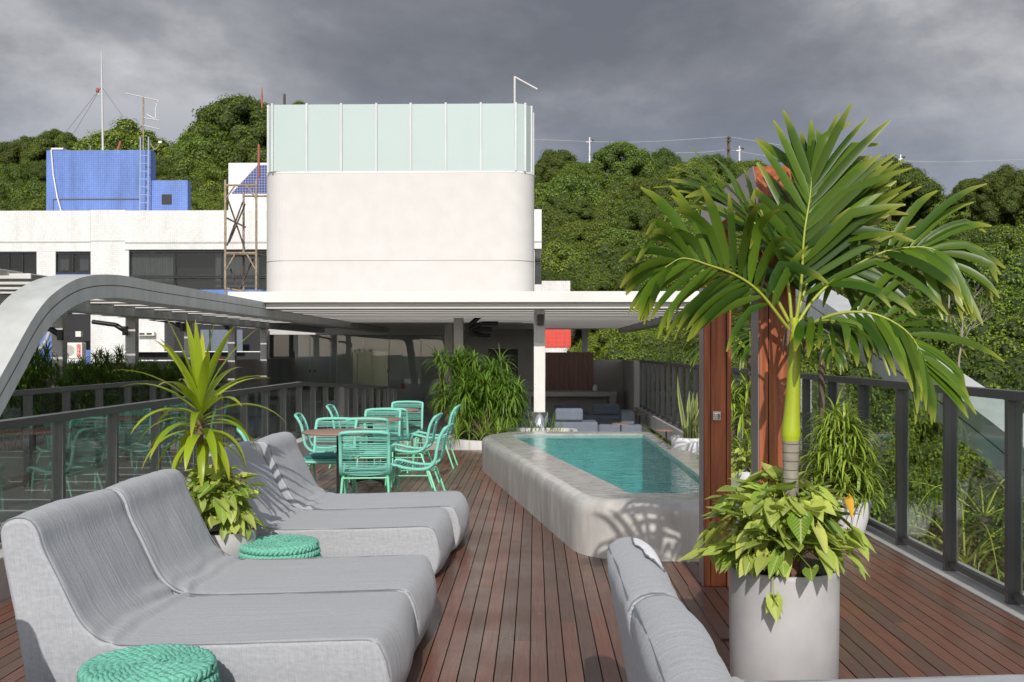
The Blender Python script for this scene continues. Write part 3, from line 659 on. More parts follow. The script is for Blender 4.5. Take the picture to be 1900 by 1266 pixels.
# ------------------------------------------------------------------ lobby behind the glass wall, bar and lounge
LD = 38.0
z_top = 2.28
def xa(px, Y): return at(px, 640, Y).x
th = thing('lobby', 'lobby room with grey walls behind the glass front', 'room', (-5, LD, -.6))
part('back_wall', M['concrete_wall'], th, lambda m: m.box((-10.0, LD + 4.5, -.6), (xa(865, LD + 4.5), LD + 4.7, 2.4)))
part('inner_wall', M['concrete'], th, lambda m: (m.box((xa(624, LD + 3.2), LD + 3.2, -.6), (xa(657, LD + 3.2), LD + 3.4, 2.38)), m.box((xa(720, LD + 3.2), LD + 3.2, -.6), (xa(865, LD + 3.2), LD + 3.4, 2.38)), m.box((xa(657, LD + 3.2), LD + 3.2, 1.62), (xa(720, LD + 3.2), LD + 3.4, 2.38))))
part('header', M['column'], th, lambda m: m.box((xa(499, LD), LD - .05, 2.14), (xa(838, LD), LD + .12, 2.42)))
xs = [502, 575, 613, 624, 722, 781, 838]
for a, b in zip(xs, xs[1:]):
    part('glass_pane', M['glass_lobby'], th, lambda m: m.box((xa(a, LD) + .012, LD, -.6), (xa(b, LD) - .012, LD + .012, 2.13)))
for px in (574, 583, 718):
    part('door_handle', M['black'], th, lambda m: m.box(at(px, 692, LD - .08), at(px + 2.4, 686, LD - .02)))
t = thing('elevator', 'brushed steel elevator doors behind the lobby glass', 'elevator', at(688, 760, LD + 3.1))
ED = LD + 3.18
part('door_frame', M['steel_door'], t, lambda m: (m.box(at(655, 652, ED), at(663, 768, ED + .06)), m.box(at(715, 652, ED), at(720, 768, ED + .06)), m.box(at(663, 652, ED), at(715, 659, ED + .06))))
part('door_leaf', M['steel_door'], t, lambda m: m.box(at(663.4, 659.3, ED + .03), at(689.4, 768, ED + .05)))
part('door_leaf', M['steel_door'], t, lambda m: m.box(at(689.9, 659.3, ED + .03), at(714.6, 768, ED + .05)))
part('display', M['ac_white'], t, lambda m: m.box(at(678, 646, ED - .01), at(692, 651, ED)))
t = tag(part('fire_sign', M['red_label'], None, lambda m: m.box(at(744, 712, ED - .02), at(751, 722, ED))), 'small dark red wall sign beside the elevator', 'sign')
tag(part('wall_lamp', M['ac_white'], None, lambda m: (m.box(at(671, 629, ED - .2), at(677, 640, ED - .02)), m.box(at(673, 640, ED - .16), at(675, 645, ED - .1)))), 'small pale lamp on the wall above the elevator', 'lamp')

WD = 38.4
t = thing('bar_back_wall', 'grey rendered wall with a black doorway right of the bush column', 'wall', at(935, 760, WD))
part('wall', M['concrete_wall'], t, lambda m: (m.box((xa(865, WD), WD, -.6), (xa(906, WD), WD + .3, 2.41)), m.box((xa(961, WD), WD, -.6), (xa(1010, WD), WD + .3, 2.41)), m.box((xa(906, WD), WD, at(0, 647, WD).z), (xa(961, WD), WD + .3, 2.41))))
part('door', M['black'], t, lambda m: m.box((xa(906, WD) + .01, WD + .12, -.6), (xa(961, WD) - .01, WD + .16, at(0, 647, WD).z - .01)))
PDp = 31.0
t = thing('slatted_cabinet', 'dark red brown wooden cabinet front above the bar counter', 'cabinet', at(1055, 728, PDp))
part('panel', M['wood_dark'], t, lambda m: m.box(at(1012, 654, PDp), at(1100, 727, PDp + .4)))
m = MB()
for k in range(10):
    x = 1012.6 + k * 8.75; m.box(at(x, 655, PDp - .035), at(x + 7.4, 726.5, PDp - .004))
tag(m.build('slats', M['wood_dark'], t, True), kind=None)
t = thing('bar_counter', 'long grey stone bar counter under the wooden cabinet', 'bar counter', at(1050, 790, 29.6))
part('counter_top', M['kerb'], t, lambda m: m.box(at(968, 727, 29.6), at(1139, 732.5, 30.9)), bevel=.005)
part('counter_leg', M['concrete_wall'], t, lambda m: m.box(at(1131, 733, 29.7), at(1138, 800, 30.8)))
part('counter_leg', M['concrete_wall'], t, lambda m: m.box(at(968, 733, 29.7), at(986, 800, 30.8)))
part('counter_back', M['concrete_wall'], t, lambda m: m.box(at(986, 733, 30.6), at(1131, 800, 30.75)))
tag(part('tap', M['ac_white'], None, lambda m: (m.lathe([(0, .0), (.07, .0), (.075, .12), (.03, .2), (.0, .22)], 12, at(1104, 727, 30.2)), m.box(at(1104, 727, 30.1), at(1120, 726, 30.4)))), 'small white dispenser on the right end of the bar counter', 'dispenser')
tag(part('lounge_wall', M['concrete_wall'], None, lambda m: (m.box((at(1100, 700, 31.4).x, 31.4, -.6), (2.84, 31.7, at(1150, 668, 31.4).z)), m.box((2.70, 27.95, -.6), (2.95, 31.4, at(1150, 668, 31.4).z)))), 'bare grey wall closing the lounge at the far end of the right railing', 'wall')

def sofa_piece(kind, label, px0, px1, py0, py1, Y, dep, parts=True):
    a = at(px0, py1, Y); b = at(px1, py0, Y); t = thing(kind, label, 'sofa', (a.x, Y, -.6), group='sofa pieces in the lounge')
    return t, a, b
def cushion(name, t, a, b, Y, dep):
    m = MB(); m.box((a.x, Y, a.z), (b.x, Y + dep, b.z)); o = m.build(name, M['sofa'], t, True, bevel=.06); o.modifiers['b'].segments = 3; return o
SP = [('slate sofa nearest the pool, low seat with a wide back cushion', 23.5, (1028, 1110, 783, 805), .9, [(1030, 1082, 758, 781, .25)]),
      ('slate sofa with a lone square back cushion near the bar', 26.5, (1083, 1152, 772, 790), .8, [(1102, 1152, 752, 772, .25)]),
      ('slate sofa left of the others, half hidden by the pale column', 25.0, (966, 1028, 774, 800), .8, [(966, 1019, 760, 774, .25)]),
      ('slate sofa end seat with a thick upright side cushion', 24.2, (1110, 1192, 788, 806), .9, [(1152, 1178, 763, 789, .7)]),
      ('slate sofa in the back row showing only its cushion top', 28.2, (1030, 1098, 768, 782), .7, [(1029, 1079, 753, 768, .2)])]
for lab, Y, (x0, x1, y0, y1), dep, cs_ in SP:
    t = thing('sofa', lab, 'sofa', (at(x0, y1, Y).x, Y, -.6), group='sofas in the shaded lounge')
    a = at(x0, y1, Y); b = at(x1, y0, Y); a.z = -.58
    cushion('seat', t, a, b, Y, dep)
    for (c0, c1, d0, d1, dd) in cs_:
        a2 = at(c0, d1, Y + .02); b2 = at(c1, d0, Y + .02); cushion('back_cushion', t, a2, b2, Y + (0 if 'pool' in lab or 'left' in lab or 'end' in lab else .4), dd)
for lab, px, py, Y, r in (('small round side table standing before the nearest sofa', 1152, 787, 22.8, .20), ('small round side table right of the upright side cushion', 1187, 770, 25.2, .2), ('tiny side table close to the railing in the lounge', 1170, 765, 27.6, .2), ('low side table just behind the pool corner', 1236, 799, 20.5, .22)):
    c = at(px, py, Y); t = thing('side_table', lab, 'side table', (c.x, c.y, -.6), group='side tables in the lounge')
    part('table_top', M['table_top'], t, lambda m: m.lathe([(0, 0), (r, 0), (r, .018), (0, .018)], 24, c, smooth=False))
    part('stem', M['black'], t, lambda m: m.tube([(c.x, c.y, -.58), (c.x, c.y, c.z)], .015, 8))
    part('base', M['black'], t, lambda m: m.lathe([(0, 0), (.13, 0), (.13, .015), (0, .015)], 20, (c.x, c.y, -.6), smooth=False))

# ------------------------------------------------------------------ neighbouring white and blue block
BD = 58.0
def bx(m, px0, py0, px1, py1, Y0, Y1):
    a = at(px0, py0, Y0); b = at(px1, py1, Y0); m.box((a.x, Y0, a.z), (b.x, Y1, b.z))
B = thing('apartment_block', 'white tiled apartment block with blue bands and dark windows at left behind the terrace', 'building', (-20, BD, -12))
zb = -13
def wallbox(m, px0, px1, pytop, Y0, Y1, zlow):
    a = at(px0, pytop, Y0); b = at(px1, pytop, Y0); m.box((a.x, Y0, zlow), (b.x, Y1, a.z))
part('wall', M['white_tile'], B, lambda m: (wallbox(m, -700, 168, 393.5, BD, BD + 9, at(0, 467, BD).z),
     bx(m, 68, 467, 103, 514, BD, BD + 9), bx(m, -700, 467, -40, 514, BD, BD + 9)))
part('wall', M['white_tile'], B, lambda m: (wallbox(m, 168.2, 232, 390, BD - .25, BD + 9, zb),))
part('wall', M['white_tile'], B, lambda m: (wallbox(m, 232.2, 1005, 391, BD - .35, BD + 9, at(0, 465, BD).z), bx(m, 232.2, 465, 239, 545, BD - .35, BD + 9), bx(m, 840, 465, 992, 545, BD - .35, BD + 9)))
part('wall', M['white_tile'], B, lambda m: (bx(m, 992.2, 528, 1005, 545, BD - .35, BD + 5),))
part('wall', M['blue_tile'], B, lambda m: (bx(m, -700, 514.2, 103, 700, BD, BD + 9), bx(m, 103, 507, 168, 560, BD + .1, BD + 9)))
part('wall', M['blue_tile'], B, lambda m: (bx(m, 239, 538, 840, 552, BD - .30, BD + 9),))
m = MB()
for a, b, y in ((-300, 168, 449), (168.3, 232, 446.5), (232.3, 1005, 449)):
    Y = BD - (.0 if b == 168 else .25 if b == 232 else .35); bx(m, a, y, b, y + 1.3, Y - .02, Y)
m.build('shadow_joint', M['kerb'], B, True)
part('white_wing', M['white_tile'], B, lambda m: (bx(m, 1005.2, 521.5, 1058, 545, BD + 1, BD + 6),))
part('white_wing', M['white_tile'], B, lambda m: (bx(m, 1010, 645, 1058, 700, BD + 1, BD + 6),))
part('red_wall', M['red_tile'], B, lambda m: (bx(m, 1005, 545.2, 1059, 644.8, BD + .95, BD + 6),))
def window(px0, py0, px1, py1, Y, nmull, curtains=(), railh=0):
    f = part('window', M['black'], B, lambda m: (bx(m, px0, py0, px1, py0 + 2, Y - .1, Y + .05), bx(m, px0, py1 - 2, px1, py1, Y - .1, Y + .05), bx(m, px0, py0 + 2, px0 + 2, py1 - 2, Y - .1, Y + .05), bx(m, px1 - 2, py0 + 2, px1, py1 - 2, Y - .1, Y + .05)))
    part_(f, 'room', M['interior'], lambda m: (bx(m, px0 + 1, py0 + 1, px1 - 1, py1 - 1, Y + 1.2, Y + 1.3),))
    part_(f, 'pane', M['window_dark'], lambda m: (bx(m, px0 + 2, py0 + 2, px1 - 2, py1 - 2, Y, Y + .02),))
    m = MB()
    for k in range(1, nmull): x = px0 + (px1 - px0) * k / nmull; bx(m, x - .8, py0 + 2, x + .8, py1 - 2, Y - .06, Y - .01)
    if railh: bx(m, px0 + 2, py1 - railh, px1 - 2, py1 - railh + 1.5, Y - .25, Y - .2); bx(m, px0 + 2, py1 - railh - 3, px1 - 2, py1 - railh - 2, Y - .25, Y - .2)
    if m.v: m.build('mullion', M['black'], f, True)
    for c0, c1 in curtains:
        m = MB(); n = int((c1 - c0) * 1.5)
        vs = []
        for i in range(n + 1):
            p0 = at(c0 + (c1 - c0) * i / n, py0 + 3, Y + .35 + .05 * sin(i * 2.4)); p1 = at(c0 + (c1 - c0) * i / n, py1 - 5, Y + .35 + .05 * sin(i * 2.4)); vs += [p0, p1]
        m.add(vs, [(2*i, 2*i+2, 2*i+3, 2*i+1) for i in range(n)]); m.build('curtain', M['curtain'], f, True)
def part_(parent, name, mt, fn):
    m = MB(); fn(m)
    if parent.parent is not None and parent.parent.name.startswith('apartment'): return m.build(name, mt, parent, True)
    return m.build(name, mt, parent, False)
_old = part
def window_fix():
    pass
# windows are children of B; their own children use world coordinates minus B's location
def shift(o, v):
    for ch in o.children:
        for q in ch.data.vertices: q.co -= v
n0 = len(B.children)
window(-60, 468, 68, 514, BD + .12, 5); window(103, 469, 168, 507, BD + .12, 2, curtains=((108, 128), (148, 165)))
window(239, 465, 840, 538, BD - .1, 7, curtains=((243, 322), (400, 480), (540, 620)), railh=24)
window(992.4, 487, 1004, 528, BD - .2, 1)
# lower storey seen under the pergola
part('lower_wall', M['white_tile'], B, lambda m: (bx(m, -300, 552, 98, 650, BD + .8, BD + 8), bx(m, 170, 552, 232, 720, BD - .30, BD + 8), bx(m, 232.2, 552, 305, 652, BD + .4, BD + 8), bx(m, -300, 650.2, 170, 720, BD + 1.5, BD + 8)))
part('lower_wall', M['blue_tile'], B, lambda m: (bx(m, -300, 649.8, 168, 740, BD + .75, BD + 8),))
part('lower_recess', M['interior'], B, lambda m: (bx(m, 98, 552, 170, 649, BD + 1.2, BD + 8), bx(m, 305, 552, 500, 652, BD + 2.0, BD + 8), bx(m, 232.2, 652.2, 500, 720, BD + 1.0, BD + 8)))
part('balcony_rail', M['white_paint'], B, lambda m: (bx(m, 232, 652, 492, 653.5, BD - .3, BD - .2), bx(m, 232, 668, 322, 670, BD - .3, BD - .2)))
part('partition', M['sofa'], B, lambda m: (bx(m, 372, 612, 388, 652, BD + .2, BD + .4), bx(m, 390, 612, 450, 652, BD + .5, BD + .6)))
tag(part('awning', M['orange'], None, lambda m: (bx(m, 396, 667, 426, 690, 52, 52.6),)), 'orange cloth on the neighbouring balcony behind the left columns', 'awning')
# vent blocks
for lab, px0, py0, px1, py1, dy in (('pale vent block with two oval holes on the blue wall at far left', 2, 526, 44, 538, -.05), ('pale vent block with two oval holes on the white wall seen under the pergola', 254, 616, 286, 623, .3)):
    t = thing('vent_block', lab, 'vent', at(px0, py1, BD + dy))
    part('block', M['ac_white'], t, lambda m: (bx(m, px0, py0, px1, py1, BD + dy - .25, BD + dy - .01),))
    w_ = (px1 - px0)
    for s in (.14, .56):
        part('hole', M['black'], t, lambda m: (bx(m, px0 + w_ * s, py0 + (py1 - py0) * .3, px0 + w_ * (s + .3), py1 - (py1 - py0) * .25, BD + dy - .27, BD + dy - .25)))
# air conditioner with the vertical red name plate
AD = 52.0
t = thing('air_conditioner', 'white air conditioner outdoor unit with a round grille and a red name plate', 'air conditioner', at(140, 672, AD))
part('casing', M['ac_white'], t, lambda m: (bx(m, 117, 636, 152, 665, AD, AD + .5)), bevel=.02)
part('casing_foot', M['ac_white'], t, lambda m: (bx(m, 118, 666, 151, 673, AD - .1, AD + .5)))
c = at(128, 650, AD - .02)
def grille(m):
    m.add([(c.x + .27 * cos(2*pi*i/24), c.y, c.z + .27 * sin(2*pi*i/24)) for i in range(24)], [tuple(range(24))[::-1]])
part('fan_opening', M['kerb'], t, grille)
def bars(m):
    for k in range(-4, 5):
        h = sqrt(max(.001, .27**2 - (k * .06)**2)); m.box((c.x + k*.06 - .008, c.y - .03, c.z - h), (c.x + k*.06 + .008, c.y - .015, c.z + h))
part('grille', M['ac_white'], t, bars)
part('name_plate', M['red_label'], t, lambda m: (bx(m, 142.5, 639, 149, 662.5, AD - .03, AD - .005)))
fc = bpy.data.curves.new('t', 'FONT'); fc.body = 'KOMECO'; fc.size = .17; fc.align_x = 'CENTER'; fc.align_y = 'CENTER'; fc.extrude = .004
fo = bpy.data.objects.new('t', fc); COL.objects.link(fo)
dg = bpy.context.evaluated_depsgraph_get(); me = bpy.data.meshes.new_from_object(fo.evaluated_get(dg)); COL.objects.unlink(fo); bpy.data.objects.remove(fo)
o = bpy.data.objects.new('lettering', me); COL.objects.link(o); me.materials.clear(); me.materials.append(M['white_paint']); o.parent = t
o.location = at(145.7, 650.8, AD - .04) - Vector(t.location); o.rotation_euler = (radians(90), radians(-90), 0)
tag(part('pipe', M['kerb'], None, lambda m: m.tube([at(93, 613, 50), at(86, 632, 50), at(76, 646, 50), at(62, 657, 50)], .09, 6)), 'grey bent pipe running down the white wall left of the air conditioner', 'pipe')
tag(part('pipe', M['black'], None, lambda m: m.tube([at(60, 675, 57), at(100, 675, 57)], .06, 6)), 'thin dark pipe on the blue wall at left', 'pipe')
tag(part('meter_box', M['ac_white'], None, lambda m: (bx(m, 140, 615, 150, 625, BD, BD + .3),)), 'pale square box on the dark recess above the air conditioner', 'box')

# blue box on the roof, with ladder, masts
UD = 61.0
t = thing('roof_house', 'blue mosaic tiled box on the white block with a lower step at its right', 'roof house', at(190, 394, UD))
part('main_wall', M['blue_tile'], t, lambda m: m.prism([tuple(at(86, 300, UD).xy), tuple(at(279, 300, UD).xy), tuple(at(289, 300, UD + .9).xy), tuple(at(280, 300, UD + 8).xy), tuple(at(86, 300, UD + 8).xy)], at(0, 400, UD).z, at(180, 279, UD).z))
part('step_wall', M['blue_tile'], t, lambda m: m.prism([tuple(at(278, 300, UD - .4).xy), tuple(at(348, 300, UD - .4).xy), tuple(at(354.5, 300, UD + .2).xy), tuple(at(340, 300, UD + 5).xy), tuple(at(278, 300, UD + 5).xy)], at(0, 400, UD).z, at(300, 337, UD).z))
part('window', M['black'], t, lambda m: (bx(m, 300, 361, 318, 379, UD - .45, UD - .39),))
part('ledge_line', M['rail'], t, lambda m: (bx(m, 98, 369, 260, 370.2, UD - .05, UD + .0), bx(m, 98, 370.2, 99, 394, UD - .05, UD)))
part('pipe', M['white_paint'], t, lambda m: m.tube([at(95, 278, UD - .1), at(99, 325, UD - .1), at(106, 365, UD - .1), at(114, 394, UD - .1)], .045, 5))
part('roof_slab', M['ac_white'], t, lambda m: (bx(m, 95, 274.5, 117, 277.5, UD + .5, UD + 3),))
t = thing('roof_ladder', 'pale blue metal ladder up the blue box', 'ladder', at(268, 392, UD - .9))
for px in (260.5, 275.5): part('rail', M['ladder'], t, lambda m: m.tube([at(px - .8, 392, UD - .9), at(px, 283, UD - .9), at(px, 254, UD - .9)], .045, 6))
for k in range(8): part('rung', M['ladder'], t, lambda m: m.tube([at(260, 289 + k * 14.6, UD - .9), at(275.5, 289 + k * 14.6, UD - .9)], .03, 5))
MD = UD + 3
t = thing('radio_mast', 'tall thin mast with guy wires on the blue box', 'antenna', at(190, 280, MD))
part('pole', M['column'], t, lambda m: m.tube([at(191, 280, MD), at(189, 160, MD), at(188, 96, MD)], [.07, .055, .03], 6))
part('lamp', M['rust_red'], t, lambda m: m.lathe([(0, 0), (.1, .02), (.12, .15), (.08, .28), (0, .3)], 8, at(181, 172, MD)))
part('bracket', M['column'], t, lambda m: m.tube([at(181, 172, MD), at(184, 177, MD), at(189, 177, MD)], .03, 5))
for a in ((125, 242), (138, 246), (229, 218)): part('guy_wire', M['black'], t, lambda m: m.tube([at(188.5, 161, MD), at(*a, MD + 1)], .011, 3))
t = thing('tv_antenna', 'television antenna with three crossbars above the ladder', 'antenna', at(266, 280, MD))
part('pole', M['rust_scaffold'], t, lambda m: m.tube([at(266, 283, MD), at(266, 180, MD)], .05, 6))
for a, b in (((232, 173), (296, 187)), ((267, 219), (297, 224)), ((267, 233), (297, 240))):
    part('crossbar', M['column'], t, lambda m: (m.tube([at(*a, MD), at(*b, MD)], .035, 5), [m.tube([at(a[0] + (b[0]-a[0])*s, a[1] + (b[1]-a[1])*s, MD - .5), at(a[0] + (b[0]-a[0])*s, a[1] + (b[1]-a[1])*s, MD + .5)], .015, 3) for s in (.1, .35, .6, .9)]))
part('cable', M['white_paint'], t, lambda m: m.tube(bez([at(293, 187, MD), at(288, 205, MD), at(288, 220, MD), at(272, 212, MD)], 12), .03, 4))
t = thing('satellite_arm', 'small bent antenna arm at the right edge of the blue box', 'antenna', at(280, 283, MD))
part('arm', M['rust_scaffold'], t, lambda m: m.tube(bez([at(278, 265, MD), at(286, 277, MD), at(290, 276, MD), at(297, 266, MD)], 8), .04, 5))
part('dish_feed', M['white_paint'], t, lambda m: m.cbox(at(297.5, 264, MD), (.2, .15, .12)))
tag(part('ridge_post', M['rust_scaffold'], None, lambda m: m.tube([at(167.5, 280, MD), at(167.5, 271.5, MD)], .04, 5)), 'short pale stub post on the blue box', 'post')
tag(part('ridge_post', M['rust_red'], None, lambda m: m.tube([at(218, 281, MD), at(224, 262, MD)], .09, 4)), 'leaning rusty stub on the blue box', 'post')

# white wall with the stepped blue triangle, scaffold
GD = 59.5
t = thing('roof_gable', 'white tiled roof wall with a stepped navy mosaic triangle beside the tower', 'wall', at(455, 394, GD))
part('wall', M['white_tile'], t, lambda m: (wallbox(m, 424, 560, 302.5, GD, GD + 5, at(0, 400, GD).z),))
def tri(m):
    y = 359.6; x = 430.0
    while y > 308:
        bx(m, x, y - 2.95, 500, y, GD - .02, GD); y -= 2.96; x += 2.75
part('mosaic_triangle', M['navy_tile'], t, tri)
SD = 50.0
t = thing('scaffold', 'rusty tube scaffold tower standing left of the pale tower', 'scaffold', at(450, 545, SD))
P = lambda px, py, d=0: at(px, py, SD + d)
for (px, y0, d) in ((418, 334, 0), (475.5, 334, 0), (452, 357, 2), (505, 357, 2)):
    part('upright', M['rust_scaffold'], t, lambda m: m.tube([P(px, 552, d), P(px, y0, d)], .06, 6))
for a in (((418, 344), (476, 344), 0), ((452, 364), (505, 364), 2), ((418, 470), (476, 470), 0), ((418, 535), (452, 541), 1)):
    part('ledger', M['rust_scaffold'], t, lambda m: m.tube([P(*a[0], a[2]), P(*a[1], a[2])], .055, 6))
part('platform', M['rust_scaffold'], t, lambda m: m.add([P(419, 471), P(475, 471), P(496, 474, 2), P(440, 474, 2)] + [P(419, 473), P(475, 473), P(496, 476, 2), P(440, 476, 2)], [(0,1,2,3), (7,6,5,4), (0,4,5,1), (1,5,6,2), (2,6,7,3), (3,7,4,0)]))
for a in (((421, 365), (454, 462), 1), ((450, 375), (421, 456), 1), ((455, 378), (425, 450), 1.4), ((457, 345), (474, 367), 0), ((436, 345), (420, 367), 0), ((436, 472), (420, 500), 0), ((458, 472), (474, 500), 0), ((421, 405), (456, 422), .6), ((428, 500), (444, 545), 1), ((470, 480), (440, 545), 1)):
    part('brace', M['dark_scaffold'] if a[2] else M['rust_scaffold'], t, lambda m: m.tube([P(*a[0], a[2]), P(*a[1], a[2])], .045, 5))

# street lamps, power pole and wires on the ridge
def ridge_lamp(label, px, ytop, ybot, Y):
    s = Y / 1900; b = at(px, ybot, Y); t = thing('street_lamp', label, 'street lamp', b, group='street lamps on the ridge')
    part('pole', M['white_paint'], t, lambda m: m.tube([at(px, ybot + 25, Y), at(px, ytop, Y)], [.16, .10], 6))
    part('lamp_head', M['black'], t, lambda m: m.cbox(at(px + 5.5, ytop + 5, Y), (5 * s, .4, 2.4 * s)))
    part('arm', M['white_paint'], t, lambda m: (m.tube([at(px - 6, ytop + 9, Y), at(px, ytop + 9, Y)], .12, 5), m.tube([at(px, ytop + 9, Y), at(px + 5, ytop + 6, Y)], .09, 5)))
ridge_lamp('white street lamp on the ridge, nearest the tower', 1094, 255, 303, 150)
ridge_lamp('white street lamp just right of the power pole on the ridge', 1372, 271, 292, 150)
ridge_lamp('white street lamp peeping over the round tree crown right of the palm', 1671, 287, 296, 150)
t = thing('power_pole', 'dark power pole on the ridge behind the palm', 'power pole', at(1352, 290, 148))
part('pole', M['bark'], t, lambda m: m.tube([at(1352, 310, 148), at(1352, 253, 148)], .2, 6))
for y in (256, 262, 278): part('crossarm', M['bark'], t, lambda m: m.tube([at(1349, y, 146.5), at(1355, y, 149.5)], .15, 5))
def wire(label, pts, n=24):
    tag(part('power_line', M['kerb'], None, lambda m: m.tube(bez([at(*p) for p in pts], n), .035, 3)), label, 'power line')
wire('upper power line running left from the pole over the hill', [(990, 259, 148), (1170, 264, 148), (1352, 254, 148)])
wire('upper power line running right from the pole', [(1352, 254, 148), (1500, 277, 149), (1700, 300, 150), (1920, 296, 150)])
wire('lower power line running left from the pole', [(1250, 284, 148), (1300, 283, 148), (1352, 278, 148)])
wire('lower power line running right from the pole', [(1352, 278, 148), (1430, 291, 149), (1560, 310, 150)])

# ------------------------------------------------------------------ plunge pool
def round_poly(pts, r, n=8):
    o = []; k = len(pts)
    for i in range(k):
        p = Vector(pts[i]); a = Vector(pts[i-1]) - p; b = Vector(pts[(i+1) % k]) - p
        rr_ = min(r[i] if isinstance(r, (list, tuple)) else r, a.length * .45, b.length * .45)
        A = p + a.normalized() * rr_; Bq = p + b.normalized() * rr_
        for j in range(n + 1):
            t = j / n; o.append((A * (1-t)**2 + p * 2*t*(1-t) + Bq * t*t))
    return o
OUT = [(-.72, 13.3), (.36, 7.45), (1.80, 7.40), (1.80, 11.1), (1.62, 11.7), (1.62, 14.0), (-.35, 14.0)]
RAD = [.3, .45, .25, .2, .2, .2, .3]
INN = [(-.30, 13.2), (.73, 7.90), (1.45, 7.86), (1.43, 13.55), (-.05, 13.5)]
def inset(poly, d):
    n = len(poly); o = []
    for i in range(n):
        a = (poly[i] - poly[i-1]).normalized(); b = (poly[(i+1) % n] - poly[i]).normalized()
        t = (a + b).normalized() if (a + b).length > 1e-6 else a
        o.append(poly[i] + Vector((-t.y, t.x)) * d)
    return o
PZ = .43
t = thing('plunge_pool', 'wedge shaped concrete plunge pool brimming with turquoise water', 'pool', (.6, 10, 0))
def dense(poly, st=.18):
    o = []
    for i in range(len(poly)):
        a = poly[i-1]; b = poly[i]; k = max(1, int((b - a).length / st))
        for j in range(k): o.append(a.lerp(b, (j + 1) / k))
    return o
op = dense(round_poly(OUT, RAD, 8)); n = len(op)
m = MB(); rows = []
prof = [(0, 0), (0, .1), (0, .2), (0, .3), (.0, .34), (.008, .375), (.025, .405), (.055, .424), (.09, PZ)]
for d, z in prof:
    pl = inset(op, d); row = []
    for p in pl:
        q = 1 if 0.02 < z < .42 else 0; nn = noise.noise(Vector((p.x * 2.2, p.y * 2.2, z * 2))) * .012 * q + noise.noise(Vector((p.x * 9, p.y * 9, z * 4))) * .004 * q
        row.append((p.x + nn, p.y + nn, z))
    rows.append(row)
ip = [Vector(p) for p in round_poly(INN, .05, 3)]
for row in rows: m.v += row
k = len(rows)
for i in range(k - 1):
    for j in range(n): m.f.append((i*n+j, i*n+(j+1) % n, (i+1)*n+(j+1) % n, (i+1)*n+j)); m.sm.append(True)
shell = m.build('pool_shell', M['pool_concrete'], t, True)
# rim: ring between inset outer outline and water opening, by bmesh bridge
bm = bmesh.new(); o1 = inset(op, .09)
v1 = [bm.verts.new((p.x, p.y, PZ)) for p in o1]; v2 = [bm.verts.new((p.x, p.y, PZ)) for p in ip]; v3 = [bm.verts.new((p.x, p.y, PZ - .03)) for p in ip]
e1 = [bm.edges.new((v1[i], v1[(i+1) % len(v1)])) for i in range(len(v1))]; e2 = [bm.edges.new((v2[i], v2[(i+1) % len(v2)])) for i in range(len(v2))]
bmesh.ops.triangle_fill(bm, use_beauty=True, use_dissolve=False, edges=e1 + e2, normal=(0, 0, 1))
for i in range(len(v2)): bm.faces.new((v2[i], v2[(i+1) % len(v2)], v3[(i+1) % len(v2)], v3[i]))
me = bpy.data.meshes.new('pool_rim'); bm.to_mesh(me); bm.free(); me.materials.append(M['pool_concrete'])
o = bpy.data.objects.new('pool_rim', me); COL.objects.link(o); o.parent = t; o.location = -Vector(t.location)
m = MB(); q = [(p.x, p.y) for p in ip]; nn = len(q)
m.add([(x, y, PZ - .03) for x, y in q] + [(x, y, -.46) for x, y in q], [(i, (i+1) % nn, nn + (i+1) % nn, nn + i) for i in range(nn)] + [tuple(range(nn, 2*nn))])
m.build('pool_lining', M['pool_tile'], t, True)
m = MB(); m.add([(x, y, PZ - .006) for x, y in q], [tuple(range(nn))]); m.build('water', M['water'], t, True)

# ------------------------------------------------------------------ sun loungers
LW = .855
def lounger_profile():
    key = [(.02, .02), (-.015, .10), (-.05, .30), (-.095, .55), (-.13, .74), (-.13, .81), (-.085, .845), (-.02, .843), (.018, .80),
           (.045, .72), (.105, .60), (.18, .45), (.235, .385), (.31, .345), (.40, .335), (.60, .338), (.90, .347), (1.2, .358), (1.36, .362), (1.405, .345),
           (1.435, .28), (1.45, .18), (1.43, .08), (1.38, .015), (1.2, .01), (.7, .01), (.2, .01)]
    P = []
    n = len(key)
    for i in range(n):
        a, b, c, d = [Vector((*key[(i + j) % n], 0)) for j in (-1, 0, 1, 2)]
        L_ = (c - b).length; st = max(2, int(L_ / (.014 if b.x < .55 and b.y > .3 else .03)))
        for s in range(st):
            t = s / st; P.append(0.5 * ((2*b) + (c - a)*t + (2*a - 5*b + 4*c - d)*t*t + (3*b - a - 3*c + d)*t*t*t))
    return P
LPROF = lounger_profile()
